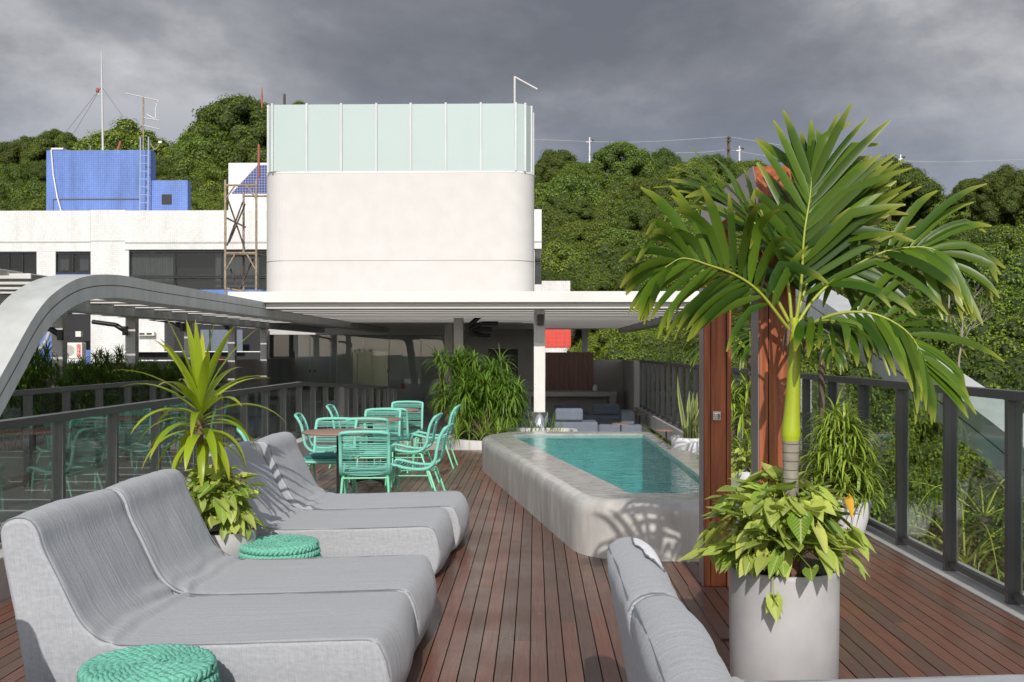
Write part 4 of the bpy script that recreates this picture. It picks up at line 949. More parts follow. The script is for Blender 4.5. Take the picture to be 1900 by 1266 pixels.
def lounger_mesh(seed, w=LW):
    rs = random.Random(seed); P = LPROF; n = len(P); m = MB()
    s = 0; S = [0]
    for i in range(1, n): s += (P[i] - P[i-1]).length; S.append(s)
    ts = [-1, -.998, -.99, -.972, -.94, -.9] + [-.82 + .0822 * k for k in range(20)] + [.82, .9, .94, .972, .99, .998, 1]
    ts = sorted(set(round(x, 4) for x in ts)); r = .02; nt_ = len(ts); off = Vector((rs.random() * 50, rs.random() * 50, 0))
    for t in ts:
        y = t * (w / 2); ed = w / 2 - abs(y); ins = r - sqrt(max(0, r*r - (r - ed)**2)) if ed < r else 0
        for i, p in enumerate(P):
            a = P[i-1]; b = P[(i+1) % n]; d = (b - a).normalized()
            q = p.copy(); c = 1 - t * t
            foot = max(0, (p.x - 1.3) / .15); q.x += .035 * c * min(1, foot)
            top = 1 if p.y > .3 else max(0, p.y / .3)
            # slight crown of the stuffing and wrinkles at the bend
            cr_ = .012 * c * top
            wr = 0
            g = exp(-((p.x - .30) / .07)**2) * (p.y > .25)
            wr += g * .017 * sin((p.x - .15 * y * y) * 70 + noise.noise(Vector((y * 4, 3, 0)) + off) * 3) * (.6 + .6 * noise.noise(Vector((y * 5, 0, 0)) + off))
            wr += .007 * noise.noise(Vector((p.x * 4, y * 4, p.y * 4)) + off) + .003 * noise.noise(Vector((p.x * 14, y * 14, p.y * 12)) + off)
            out_ = Vector((d.y, -d.x, 0)) * ORI
            q += out_ * (cr_ + wr * (1 if p.y > .02 else 0)); q -= out_ * ins
            m.uv[len(m.v)] = (S[i], y + seed); m.v.append((q.x, y, max(.012, q.y)))
    for k in range(nt_ - 1):
        for i in range(n):
            m.f.append((k*n+i, k*n+(i+1) % n, (k+1)*n+(i+1) % n, (k+1)*n+i)); m.sm.append(True)
    m2 = m
    b0 = len(m.v)
    for side, k in ((-1, 0), (1, nt_ - 1)):
        st = len(m.v)
        for i in range(n):
            v = m.v[k*n + i]; m.v.append(v); m.uv[st + i] = (v[0] * .9 + v[2] * .1 + 7, v[2] * .14 + seed + 3)
        f = tuple(range(st, st + n)); m.f.append(f if side < 0 else f[::-1]); m.sm.append(False)
    return m
# orientation of the profile (sign so that the offset goes outwards)
_ar = sum(LPROF[i-1].x * LPROF[i].y - LPROF[i].x * LPROF[i-1].y for i in range(len(LPROF)))
ORI = 1 if _ar > 0 else -1
def lounger_seams(s, w=LW):
    m = MB(); top = [p for p in LPROF]
    i0 = min(range(len(top)), key=lambda i: (top[i] - Vector((-.13, .80, 0))).length); i1 = min(range(len(top)), key=lambda i: (top[i] - Vector((1.45, .18, 0))).length)
    seg = top[i0:i1:2]
    m.tube([(p.x + .0, s * (w / 2 - .0060), p.y - .002) for p in seg], .0030, 5)
    return m
def make_lounger(seed, label, x, y, rz, grp, tear=False):
    t = thing('sun_lounger', label, 'sun lounger', (x, y, 0), rz, grp)
    cv = lounger_mesh(seed).build('cover', M['fabric'], t, fix=True)
    for s in (-1, 1): lounger_seams(s).build('seam', M['piping'], cv)
    m = MB(); m.tube([(-.132, -LW/2 + .03, .822), (-.130, 0, .832), (-.132, LW/2 - .03, .822)], .0022, 5); m.build('back_seam', M['piping'], cv)
    return t
XL = -2.03
for k, (yc, dx, rz, lab) in enumerate(((4.52, .0, 0, 'grey fabric lounger of the nearer left pair, the one beside the large mint pouf'), (5.385, .012, .006, 'grey fabric lounger of the nearer left pair, its far one, beside the dracaena pot'),
        (7.20, -.04, -.01, 'grey fabric lounger of the far left pair, nearer the dracaena pot'), (8.065, .02, .01, 'grey fabric lounger of the far left pair, closest to the mint chairs'),
        (2.985, .0, 0, 'grey fabric lounger at the very bottom left edge in front of the large mint pouf'), (2.12, 0, 0, 'grey fabric lounger mostly below the frame at bottom left'))):
    make_lounger(k + 1, lab, XL + dx, yc, rz, 'grey sun loungers on the deck')
tr_ = make_lounger(11, 'grey fabric lounger at bottom right with torn cover showing white filling', .395, 3.285, 0, 'grey sun loungers on the deck')
make_lounger(12, 'grey fabric lounger at the bottom right edge, nearest the camera', .405, 2.42, 0, 'grey sun loungers on the deck')
# torn patch: white filling bulging through, with frayed edge, on the seat side of the crest
def crest_z(u):
    best = -1
    for p in LPROF:
        if p.y > .5 and abs(p.x - u) < .012: best = max(best, p.y)
    if best > 0: return best
    return max(p.y for p in LPROF if p.y > .4)
_cu = sorted([(p.x, p.y) for p in LPROF if p.y > .55 and p.x > -.09])
def crest(u):
    for (a, b), (c, d) in zip(_cu, _cu[1:]):
        if a <= u <= c: return b + (d - b) * (u - a) / max(1e-6, c - a)
    return _cu[0][1] if u < _cu[0][0] else _cu[-1][1]
def tear_pt(a, k):
    wob = 1 + .14 * sin(3 * a + 1) + .08 * sin(7 * a)
    u = -.012 + (.042 * cos(a)) * wob * k - .012 * sin(a) * k; v = .15 + .215 * sin(a) * wob * k
    return u, v
m = MB(); vs = []; nr_, na = 6, 36
for i in range(nr_ + 1):
    for j in range(na):
        u, v = tear_pt(2 * pi * j / na, i / nr_); z = crest(u) + .010 * (1 - (v / (LW / 2)) ** 2); k = .010 * (1 - (i / nr_) ** 2) + .005
        vs.append((u + k * .5, v, z + k))
m.add(vs, [(i*na+j, i*na+(j+1) % na, (i+1)*na+(j+1) % na, (i+1)*na+j) for i in range(nr_) for j in range(na)], smooth=True)
m.build('torn_filling', M['filling'], tr_)
m = MB(); rs = random.Random(5); ring = []
for j in range(60):
    u, v = tear_pt(2 * pi * j / 60, 1.04); z = crest(u) + .012 * (1 - (v / (LW / 2)) ** 2) + .004 + rs.uniform(0, .004); ring.append((u + .003, v, z))
m.tube(ring, [.0035 * rs.uniform(.5, 1.3) for _ in ring], 5, closed=True)
m.build('frayed_edge', M['piping'], tr_)

# ------------------------------------------------------------------ braided poufs
def pouf(label, x, y, Rr, H):
    t = thing('pouf', label, 'pouf', (x, y, 0), 0, 'mint braided poufs')
    m = MB(); rows = 9; dz = H / rows
    def ring(rad, z, off, k, a=.012, vert=True):
        for ph in (0, pi):
            pts = []; n = k * 5
            for i in range(n):
                th = 2 * pi * i / n; q = k * th + ph + off
                dr = a * .75 * cos(q); dzz = a * sin(q)
                rr_ = rad + (dr if vert else dzz); zz = z + (dzz if vert else dr)
                pts.append((rr_ * cos(th), rr_ * sin(th), zz))
            m.tube(pts, .0125, 5, closed=True)
    for i in range(rows): ring(Rr - .012 - .02 * (abs(i - rows / 2 + .5) / rows)**2 * 4, dz * (i + .5), i * 1.3, 26)
    m.build('side_braid', M['rope'], t)
    m = MB(); nr = int(Rr / .029)
    for j in range(nr): 
        rad = Rr - .035 - j * .027
        if rad > .015: ring(rad, H - .008, j * 1.1, max(3, int(26 * rad / Rr)), vert=False)
    m.build('top_braid', M['rope'], t)
    part('core', M['teal_cushion'], t, lambda m: m.lathe([(0, .005), (Rr - .03, .005), (Rr - .03, H - .02), (0, H - .02)], 32), world=False)
    return t
pouf('large mint braided pouf in the bottom left corner', -1.44, 3.79, .256, .355)
pouf('mint braided pouf between the two left lounger pairs beside the dracaena pot', at(517, 1009, 6.26).x, 6.26, .256, .345)

# ------------------------------------------------------------------ tables and corded chairs
def table(label, x, y):
    t = thing('bistro_table', label, 'table', (x, y, 0), 0, 'round bistro tables')
    part('table_top', M['table_top'], t, lambda m: m.lathe([(0, .722), (.355, .722), (.368, .726), (.370, .734), (.362, .742), (0, .742)], 48), world=False)
    part('mounting_plate', M['black'], t, lambda m: m.lathe([(0, .712), (.14, .712), (.14, .7215), (0, .7215)], 24, smooth=False), world=False)
    part('pedestal', M['black'], t, lambda m: m.tube([(0, 0, .05), (0, 0, .712)], .032, 14), world=False)
    for k in range(4):
        a = pi / 4 + k * pi / 2; part('base_arm', M['black'], t, lambda m: m.tube([(0, 0, .055), (.26 * cos(a), .26 * sin(a), .035)], .016, 6), world=False)
        part('foot', M['black'], t, lambda m: m.lathe([(0, 0), (.022, 0), (.022, .03), (0, .035)], 10, (.26 * cos(a), .26 * sin(a), 0)), world=False)
TY = (9.95, 11.8, 13.65); TX = -1.90
for lab, y in zip(('round terracotta table nearest the loungers', 'round terracotta table in the middle of the three', 'round terracotta table farthest back near the lobby glass'), TY): table(lab, TX, y)

SEAT = bez([(0, .235, .395), (0, .245, .425), (0, .20, .437), (0, .05, .405), (0, -.08, .395), (0, -.17, .415), (0, -.225, .48), (0, -.245, .58), (0, -.27, .69), (0, -.315, .775), (0, -.345, .80)], 60)
def make_chair(label, x, y, rz, grp='mint corded chairs round the tables'):
    t = thing('corded_chair', label, 'chair', (x, y, 0), rz, grp); W = .215
    # wound side frame and top bar, one loop with rounded top corners
    body = SEAT[3:55]
    L_ = [Vector((-W, p.y, p.z)) for p in body]; Rr_ = [Vector((W, p.y, p.z)) for p in body]
    a, b, c = SEAT[56], SEAT[58], SEAT[60]
    top = [Vector((-W + .004, a.y, a.z)), Vector((-W + .03, b.y, b.z)), Vector((-W + .075, c.y, c.z)), Vector((0, c.y, c.z + .004)), Vector((W - .075, c.y, c.z)), Vector((W - .03, b.y, b.z)), Vector((W - .004, a.y, a.z))]
    f0 = SEAT[1]; fr_ = [Vector((W - .02, SEAT[2].y, SEAT[2].z)), Vector((W - .06, f0.y, f0.z)), Vector((-W + .06, f0.y, f0.z)), Vector((-W + .02, SEAT[2].y, SEAT[2].z))]
    m = MB(); m.tube(L_ + top + Rr_[::-1] + fr_, .0165, 8, closed=True); m.build('wound_frame', M['mint_rope'], t)
    rs = random.Random(int(x * 100 + y * 10))
    def cords(i0, i1, sag):
        m = MB(); s = 0; last = SEAT[i0]; i = i0
        pts = SEAT[i0:i1]; acc = 0; prev = pts[0]
        for p in pts[1:]:
            acc += (p - prev).length; prev = p
            while acc > .0185:
                acc -= .0185; sg = sag * rs.uniform(.5, 1.4); n = 6; jj = rs.uniform(-.004, .004)
                m.tube([(-W + 2*W*k/n, p.y + (.018 * sin(pi * k / n) * -sag * 30 if sag else 0), p.z + jj * sin(pi*k/n) - sg * sin(pi * k / n)) for k in range(n + 1)], .0040, 4, caps=False)
        m.build('seat_cords' if i0 < 20 else 'back_cords', M['mint_rope'], t)
    cords(3, 33, .010); cords(33, 56, .0)
    for s in (-1, 1):
        m = MB(); m.tube([(s * .195, .17, .415), (s * .205, .195, .395), (s * .215, .235, .0)], .0115, 8); m.build('leg', M['mint_metal'], t)
        m = MB(); m.tube([(s * .195, -.12, .39), (s * .205, -.17, .37), (s * .225, -.30, .0)], .0115, 8); m.build('leg', M['mint_metal'], t)
        m = MB(); m.tube([(s * .208, .20, .33), (s * .210, -.18, .335)], .007, 6); m.build('stretcher', M['mint_metal'], t)
    m = MB(); m.tube([(-.205, -.165, .372), (.205, -.165, .372)], .009, 6); m.build('stretcher', M['mint_metal'], t)
    m = MB(); m.tube([(-.205, .195, .385), (.205, .195, .385)], .009, 6); m.build('stretcher', M['mint_metal'], t)
    return t
# rz: chair faces local +Y
def deg(a): return radians(a)
CH = [('mint corded chair seen from behind in front of the nearest table', -1.55, 9.40, 6),
      ('mint corded chair facing right at the left of the nearest table, half behind the lounger', -2.42, 9.55, -75),
      ('mint corded chair behind the nearest table facing the camera, left one', -2.13, 10.52, 175),
      ('mint corded chair in side view right of the nearest table', -1.16, 9.95, 86),
      ('mint corded chair seen from behind between the nearest and middle tables', -1.80, 11.18, 3),
      ('mint corded chair leaning profile at the right of the middle table', -1.42, 11.62, 86),
      ('mint corded chair behind the middle table facing the camera', -1.88, 12.28, 178),
      ('mint corded chair at the left of the middle table showing only its back top', -2.36, 11.62, -84),
      ('mint corded chair seen from behind in front of the far table', -1.80, 13.05, -2),
      ('mint corded chair at the far right end in side view, nearest the bush planter', -1.34, 13.45, 88),
      ('mint corded chair farthest back, facing the camera in front of the lobby glass', -1.80, 14.15, 180),
      ('mint corded chair at the left of the far table with its back leaning left', -2.38, 13.5, -88)]
for lab, x, y, a in CH: make_chair(lab, x, y, deg(a))
t = thing('seat_cushion', 'dark teal pad lying on the chair behind the nearest table', 'cushion', (-2.13, 10.45, .43))
o = part('pad', M['teal_cushion'], t, lambda m: m.box((-.19, -.17, 0), (.19, .19, .035)), world=False, bevel=.014)

# ------------------------------------------------------------------ shower portal of hardwood
t = thing('shower_portal', 'tall hardwood shower portal with two posts behind the potted palm', 'outdoor shower', (1.15, 5.9, 0))
X0, X1 = 1.090, 1.263
M['plate'] = mat('mauve grey wood sheen', (.27, .205, .20), .4, var=.2, vscale=3)  # thin left-side skin; the wood's grazing sheen is put into its colour
def leg(yf, yb, ztop):
    def f(m): m.box((X0 + .014, yf, 0), (X1, yb, ztop))
    return f
Y1, Y2 = 4.99, 6.62; H = 2.50
def portal_leg(y0, y1, name):
    o = part(name, M['wood'], t, lambda m: (m.box((X0, y0, .004), (X0 + .042, y1, 2.2)), m.box((X0 + .047, y0 + .004, .004), (X0 + .142, y1 - .004, 2.2)), m.box((X0 + .147, y0, .004), (X1 + .002, y1, 2.2))), bevel=.003)
    part('inner_core', M['interior'], t, lambda m: m.box((X0 + .03, y0 + .012, .004), (X1 - .02, y1 - .012, 2.19)))
    return o
portal_leg(Y1, Y1 + .17, 'post'); portal_leg(Y2, Y2 + .16, 'post')
poly = [(Y1, 2.203), (Y1, 2.27), (Y1 + .13, 2.44), (Y2 + .02, 2.46), (Y2 + .16, 2.36), (Y2 + .16, 2.203), (Y2, 2.203), (Y2 - .06, 2.27), (Y1 + .23, 2.27), (Y1 + .17, 2.203)]
part('top_beam', M['wood'], t, lambda m: m.prism_x(poly, X0, X1 + .002))
part('side_sheen', M['plate'], t, lambda m: m.box((X0 - .006, Y1 + .003, .004), (X0 - .001, Y1 + .167, 2.19)))
part('side_sheen', M['plate'], t, lambda m: m.box((X0 - .006, Y2 + .003, .004), (X0 - .001, Y2 + .157, 2.19)))
part('side_sheen', M['plate'], t, lambda m: m.prism_x([(y, z) for y, z in poly], X0 - .006, X0 - .001))
c = at(1330, 772, Y2 - .01)
v = part('valve_plate', M['chrome'], t, lambda m: m.cbox(c, (.052, .012, .056)), bevel=.002)
part_(v, 'valve_knob', M['chrome'], lambda m: (m.cbox(c - Vector(t.location) + Vector((0, -.022, 0)), (.030, .03, .034)), m.cbox(c - Vector(t.location) + Vector((.004, -.045, 0)), (.012, .02, .03), rx=.4)))
tag(v, 'small square chrome valve plate')
tag(part('drain_grate', M['deck'], None, lambda m: [m.box((.98 + k * .083, 5.4, .002), (1.055 + k * .083, 6.58, .012)) for k in range(4)]), 'short wooden boards at the foot of the shower portal', 'shower floor')

# ------------------------------------------------------------------ plants
def strap(m, pts, w, wtip=.0, fold=.15, up=Vector((0, 0, 1)), prof=None):
    """a leaf blade along pts, folded along its middle; w = full width"""
    n = len(pts); vs = []; uv = []
    for i, p in enumerate(pts):
        a = pts[max(0, i-1)]; b = pts[min(n-1, i+1)]; t = (b - a).normalized()
        s = t.cross(up)
        if s.length < .05: s = t.cross(Vector((0, 1, .2)))
        s.normalize(); nn = s.cross(t); u = i / (n - 1)
        ww = w * .5 * (prof(u) if prof else (min(1, .35 + u * 3.2) * (1 - u ** 2.6) + wtip * u))
        vs += [p - s * ww + nn * ww * fold, p, p + s * ww + nn * ww * fold]; uv += [(-1, u), (0, u), (1, u)]
    fs = []
    for i in range(n - 1):
        a = i * 3; fs += [(a, a+1, a+4, a+3), (a+1, a+2, a+5, a+4)]
    m.add(vs, fs, uv, smooth=True)
def arc(p, az, el, ln, droop, n=6, rs=None):
    """points of an arching leaf starting at p"""
    d = Vector((cos(az) * cos(el), sin(az) * cos(el), sin(el))); pts = [Vector(p)]; st = ln / n
    for i in range(n):
        d = (d + Vector((0, 0, -droop / n * (0.5 + 1.2 * i / n)))).normalized(); pts.append(pts[-1] + d * st)
    return pts
def rosette(m, c, n, ln, w, droop=1.4, elmin=-.1, elmax=1.45, rs=R, seg=6, fold=.25, bias=0):
    for i in range(n):
        az = rs.random() * 2 * pi; el = elmin + (elmax - elmin) * rs.random() ** (1 + bias); L_ = ln * rs.uniform(.7, 1.1)
        strap(m, arc(Vector(c) + Vector((0, 0, rs.uniform(-.04, .02))), az, el, L_, droop * rs.uniform(.6, 1.3), seg), w * rs.uniform(.8, 1.15), fold=fold)

def heart_leaf(m, base, az, tilt, size, rs, hang=0, roll=.55):
    """arrow shaped leaf: base = where the stalk meets it; az heading, tilt below the horizontal"""
    out = [(0, .10, 0), (.10, -.12, .02), (.24, -.20, .03), (.34, -.08, .04), (.36, .12, .045), (.31, .36, .03), (.20, .62, .0), (.09, .84, -.05), (0, 1.0, -.10)]
    d = Vector((cos(az) * cos(tilt), sin(az) * cos(tilt), -sin(tilt))); s = Vector((-sin(az), cos(az), 0)); s = (s + Vector((0, 0, rs.uniform(-roll, roll)))).normalized(); s = (s - d * s.dot(d)).normalized(); n = s.cross(d) * -1
    if n.z < 0: n = -n
    cup = rs.uniform(.05, .35); curl = rs.uniform(.0, .35)
    vs = []; uv = []; mid = []; wid = rs.uniform(.8, 1.15)
    rows = [(.10, 0.0), (.0, .24), (.14, .36), (.36, .33), (.60, .22), (.82, .10), (1.0, 0.0)]
    for y, x in rows:
        lift = -curl * y * y * .5
        c = Vector(base) + d * (y * size) + n * (lift * size)
        e = x * size * wid; bk = -.18 * size if y == 0 else 0
        mid.append((c, e, bk, y))
    for c, e, bk, y in mid:
        side = n * (cup * e + rs.uniform(-.01, .01) * size)
        vs += [c - s * e + side + d * bk, c - s * e * .5 + side * .3 + d * bk * .4, c, c + s * e * .5 + side * .3 + d * bk * .4, c + s * e + side + d * bk]
        uv += [(-e / (size * .36), y), (-.5 * e / (size * .36), y), (0, y), (.5 * e / (size * .36), y), (e / (size * .36), y)]
    fs = []
    for i in range(len(mid) - 1):
        for j in range(4): a = i * 5 + j; fs.append((a, a + 1, a + 6, a + 5))
    m.add(vs, fs, uv, smooth=True)

def arrow_plant(label, c, rx, rz, n, size, seed, zc=0, phmin=-.5, grp='variegated arrowhead plants'):
    rs = random.Random(seed); t = thing('arrowhead_plant', label, 'plant', c, group=grp); m = MB(); st = MB()
    for i in range(n):
        az = rs.random() * 2 * pi; ph = rs.uniform(phmin, 1.35); k = rs.uniform(.5, 1.06)
        o = Vector((rx * cos(ph) * cos(az) * k, rx * cos(ph) * sin(az) * k, zc + rz * sin(ph) * k))
        if ph < -.1: o.x *= 1.05; o.y *= 1.05
        tl = .1 + max(0, (.9 - ph)) * .62 + rs.uniform(-.75, .6); sz = size * rs.uniform(.6, 1.25)
        heart_leaf(m, o, az + rs.uniform(-.7, .7), tl, sz, rs)
        if rs.random() < .6:
            root = Vector((rs.uniform(-.5, .5) * rx * .5, rs.uniform(-.5, .5) * rx * .5, 0)); mid = root.lerp(o, .6) + Vector((0, 0, .04))
            st.tube([root, mid, o], .0028, 4, caps=False)
        if rs.random() < .35:
            heart_leaf(m, o, az + rs.choice([-1.3, 1.3]), tl + .2, sz * .6, rs); heart_leaf(m, o, az + rs.uniform(-.3, .3), tl, sz * .9, rs)
    m.build('leaves', M['leaf_arrow'], t); st.build('stalks', M['rachis'], t)
    return t

# --- pots
def pot(label, x, y, prof, mt, soil_z, soil_r, name='plant_pot', n=56):
    t = thing(name, label, 'pot', (x, y, 0)); part('vessel', mt, t, lambda m: m.lathe(prof, n), world=False)
    part('soil', M['soil'], t, lambda m: m.lathe([(0, soil_z + .01), (soil_r * .5, soil_z + .012), (soil_r, soil_z)], 24), world=False); return t
PX, PY = at(1454, 1050, 4.6).x, 4.60
pot('large pale cylindrical pot under the palm', PX, PY, [(0, .004), (.225, .004), (.232, .02), (.2375, .25), (.2395, .54), (.238, .555), (.232, .562), (.222, .558), (.219, .50)], M['pot'], .50, .22, n=72)
PX3, PY3 = at(1577, 930, 8.5).x, 8.5
pot('tapered white pot near the right railing with a yellow edged bush', PX3, PY3, [(0, .004), (.10, .004), (.115, .03), (.152, .17), (.172, .33), (.168, .34), (.162, .335), (.158, .30)], M['pot_white'], .30, .155)
PX2, PY2 = at(402, 1010, 6.27).x, 6.27
pot('grey pot between the two left lounger pairs holding the dracaena', PX2 + .02, PY2, [(0, .004), (.16, .004), (.175, .03), (.215, .30), (.218, .42), (.21, .425), (.20, .38)], M['pot'], .38, .2)
SX, SY = 1.905, 12.4
pot('low white pot behind the pool rim holding the snake plant', SX, SY, [(0, .004), (.13, .004), (.17, .05), (.24, .30), (.262, .48), (.255, .49), (.24, .44)], M['pot_white'], .44, .24)
BX, BY = at(1392, 880, 9.3).x, 9.3
pot('white pot seen between the two shower posts', BX + .04, BY, [(0, .004), (.11, .004), (.13, .05), (.17, .30), (.18, .44), (.175, .445), (.165, .40)], M['pot_white'], .40, .165)

# --- palm in the large pot
PB = Vector((PX + .035, PY, .5)); CZ = 1.60
t = thing('potted_palm', 'young palm with bright yellow green crown shaft in the large pale pot', 'palm', PB)
def palm_trunk(m):
    m.tube([(0, 0, 0), (.0, 0, .14), (-.004, 0, .33), (-.004, 0, .50), (-.003, 0, .625)], [.042, .039, .035, .034, .037], 20)
o = part('trunk', M['trunk_palm'], t, lambda m: (palm_trunk(m),), world=False)
part('crown_shaft', M['shaft'], t, lambda m: m.tube(bez([(-.003, 0, .62), (-.003, 0, .65), (0, 0, .71), (.006, 0, .83), (.012, 0, .97), (.014, 0, 1.08), (.012, 0, 1.17)], 24),
     [.038, .039, .040, .042, .042, .042, .041, .040, .038, .036, .0345, .033, .0315, .0305, .0295, .0285, .028, .027, .0265, .026, .0255, .024, .022, .020, .018], 24), world=False)
def leaflet_prof(u): return min(1, .3 + u * 3.5) * (1 - max(0, (u - .62) / .38) ** 1.6 * .82)
def frond(par, pts, ln, w, n, rs, droop=.5, side_up=.25, lean=.55, name='frond', tipln=.55, twist=0, sides=(-1, 1), mt='leaf_palm', rr_=.009, hang=0):
    P = bez(pts, n * 2); m = MB(); k = len(P)
    rad = [rr_ * (1 - .8 * i / (k - 1)) for i in range(k)]
    r = MB(); r.tube(P, rad, 6); 
    i0 = int(k * .26)
    for i in range(i0, k):
        u = (i - i0) / (k - 1 - i0)
        tg = (P[min(k-1, i+1)] - P[max(0, i-1)]).normalized()
        sd = tg.cross(Vector((0, 0, 1)))
        if sd.length < .25: sd = tg.cross(Vector((0.15, 1, 0)))
        sd.normalize(); nm = sd.cross(tg)
        q = twist; sd, nm = sd * cos(q) + nm * sin(q), nm * cos(q) - sd * sin(q)
        for s in sides:
            if (i + (s > 0)) % 2: continue
            L_ = ln * (.62 + .75 * sin(pi * min(1, u * .8 + .18)) * .55) * (1 - .12 * u) * rs.uniform(.85, 1.15)
            ln_ = lean + .7 * u * u + rs.uniform(-.08, .08)
            d = (sd * s * cos(ln_ * 1.0) + tg * sin(ln_) + nm * (side_up + rs.uniform(-.3, .3))).normalized()
            pp = [P[i]]; st = L_ / 7; kink = rs.randrange(2, 6) if rs.random() < .35 else 99; side_ = rs.uniform(-.5, .5)
            for j in range(7):
                if j == kink: d = (d + Vector((side_ * .5, rs.uniform(-.3, .3), -rs.uniform(.4, 1.0)))).normalized()
                d = (d + Vector((0, 0, -droop / 7 * (.3 + 1.5 * j / 7) * rs.uniform(.8, 1.2))) + Vector((0, 0, -hang / 7))).normalized(); pp.append(pp[-1] + d * st)
            strap(m, pp, w * rs.uniform(.8, 1.2), fold=.22, up=nm if abs(d.dot(nm)) < .9 else tg, prof=leaflet_prof)
    f = m.build(name, M[mt], par); r.build('rachis', M['rachis'], f); return f
rs = random.Random(21); z0 = 1.12
def sh(pts): return [Vector(p) + Vector((.012, 0, z0)) for p in pts]
W_ = .038
frond(t, sh([(0, 0, -.03), (-.044, -.03, .015), (-.17, -.09, .155), (-.28, -.13, .228), (-.40, -.16, .27), (-.52, -.18, .30), (-.60, -.19, .26)]), .41, W_, 27, rs, droop=.85, side_up=.1, lean=.5, hang=.1, twist=-1.15)
frond(t, sh([(0, 0, -.02), (.03, 0, .196), (.043, .0, .41), (.075, .02, .59), (.085, .03, .68)]), .50, .040, 28, rs, droop=.3, side_up=.1, lean=.78, twist=.35)
frond(t, sh([(0, .02, 0), (.07, .06, .2), (.14, .10, .38), (.22, .13, .52)]), .50, W_, 18, rs, droop=.35, side_up=.2, lean=.85, twist=-.5)
frond(t, sh([(0, .03, 0), (-.03, .06, .27), (-.16, .10, .49), (-.28, .13, .60)]), .48, W_, 20, rs, droop=.5, side_up=.15, lean=.75, twist=.3)
frond(t, sh([(0, 0, 0), (.09, .02, .13), (.21, .02, .24), (.375, -.01, .335), (.52, -.04, .36), (.61, -.06, .34), (.68, -.08, .27)]), .41, W_, 28, rs, droop=.8, side_up=.1, lean=.62, twist=-1.1)
frond(t, sh([(0, 0, -.02), (.15, -.07, .06), (.30, -.12, .065), (.426, -.15, .0), (.49, -.17, -.09), (.52, -.18, -.19)]), .40, .036, 21, rs, droop=.6, side_up=.15, lean=.5, hang=.05, twist=-.8)
frond(t, sh([(0, .02, 0), (-.08, .16, .20), (-.16, .34, .28), (-.20, .50, .22)]), .42, W_, 16, rs, droop=.8)
frond(t, sh([(0, .02, 0), (.10, .18, .20), (.22, .36, .28), (.34, .54, .24)]), .44, W_, 18, rs, droop=.8)
frond(t, sh([(0, 0, -.04), (.05, -.09, .02), (.12, -.18, .03), (.18, -.25, -.02)]), .26, .045, 9, rs, droop=1.3, hang=.7)
part('old_sheath', M['stem'], t, lambda m: [m.tube([(.0 + .02 * cos(a), .02 * sin(a), z0 + .02), (.01 + .05 * cos(a), .04 * sin(a), z0 - .06), (.012 + .055 * cos(a), .05 * sin(a), z0 - .12)], [.012, .009, .002], 5) for a in (.3, 2.4, 4.0)], world=False)
arrow_plant('variegated arrowhead plant spilling over the large pot at the foot of the palm', (PX - .02, PY, .60), .335, .28, 290, .125, 31, zc=.07, phmin=-.28)
t = thing('arrowhead_sprig', 'single three part leaf hanging in front of the large pale pot', 'leaf', (PX - .105, PY - .265, .535))
m = MB(); rs = random.Random(2); 
for az, s in ((-pi / 2, .115), (-pi / 2 - 1.2, .08), (-pi / 2 + 1.2, .085)): heart_leaf(m, (0, -.0, -.05), az, 1.0, s, rs)
m.build('leaves', M['leaf_arrow'], t); m = MB(); m.tube([(.0, .05, .03), (0, .02, .02), (0, 0, -.05)], .0025, 4); m.build('stalk', M['rachis'], t)
t = thing('yellow_leaf', 'withered orange yellow leaf at the right side of the palm pot foliage', 'leaf', at(1570, 945, 4.55))
m = MB(); heart_leaf(m, (0, 0, .05), -.6, 1.25, .095, rs); m.build('blade', M['orange_leaf'] if 'orange_leaf' in M else mat('withered leaf', (.62, .34, .03), .5), t)

# --- dracaena at left
t = thing('dracaena', 'yellow green dracaena on a thin brown stem between the left loungers', 'dracaena', (PX2, PY2, .38))
sx = at(374, 880, PY2).x - PX2
part('stem', M['stem'], t, lambda m: m.tube([(sx, 0, 0), (sx - .005, 0, .15), (sx - .01, 0, .40), (sx - .008, 0, .76)], [.026, .024, .021, .02], 12), world=False)
m = MB(); rs = random.Random(4); s = PY2 / 1900
top = Vector((sx - .008, 0, .70))
# leaf list: azimuth, elevation, length, droop
for k in range(46):
    az = k * 2.39996; u = k / 46; el = 1.45 - 1.55 * u ** .75 + rs.uniform(-.1, .1); ln = (.41 + .17 * sin(pi * min(1, u + .25))) * rs.uniform(.88, 1.1)
    dr = .25 + 2.6 * u * rs.uniform(.8, 1.2)
    p = top + Vector((0, 0, .16 - .30 * u)); strap(m, arc(p, az, el, ln, dr, 10), .062 * rs.uniform(.85, 1.15), fold=.3, prof=lambda u: min(1, .4 + u * 2) * (1 - u ** 3) )
m.build('leaves', M['leaf_dracaena'], t)
arrow_plant('variegated arrowhead plant round the foot of the dracaena stem', (PX2 + .0, PY2, .52), .25, .26, 190, .105, 33, zc=.04)

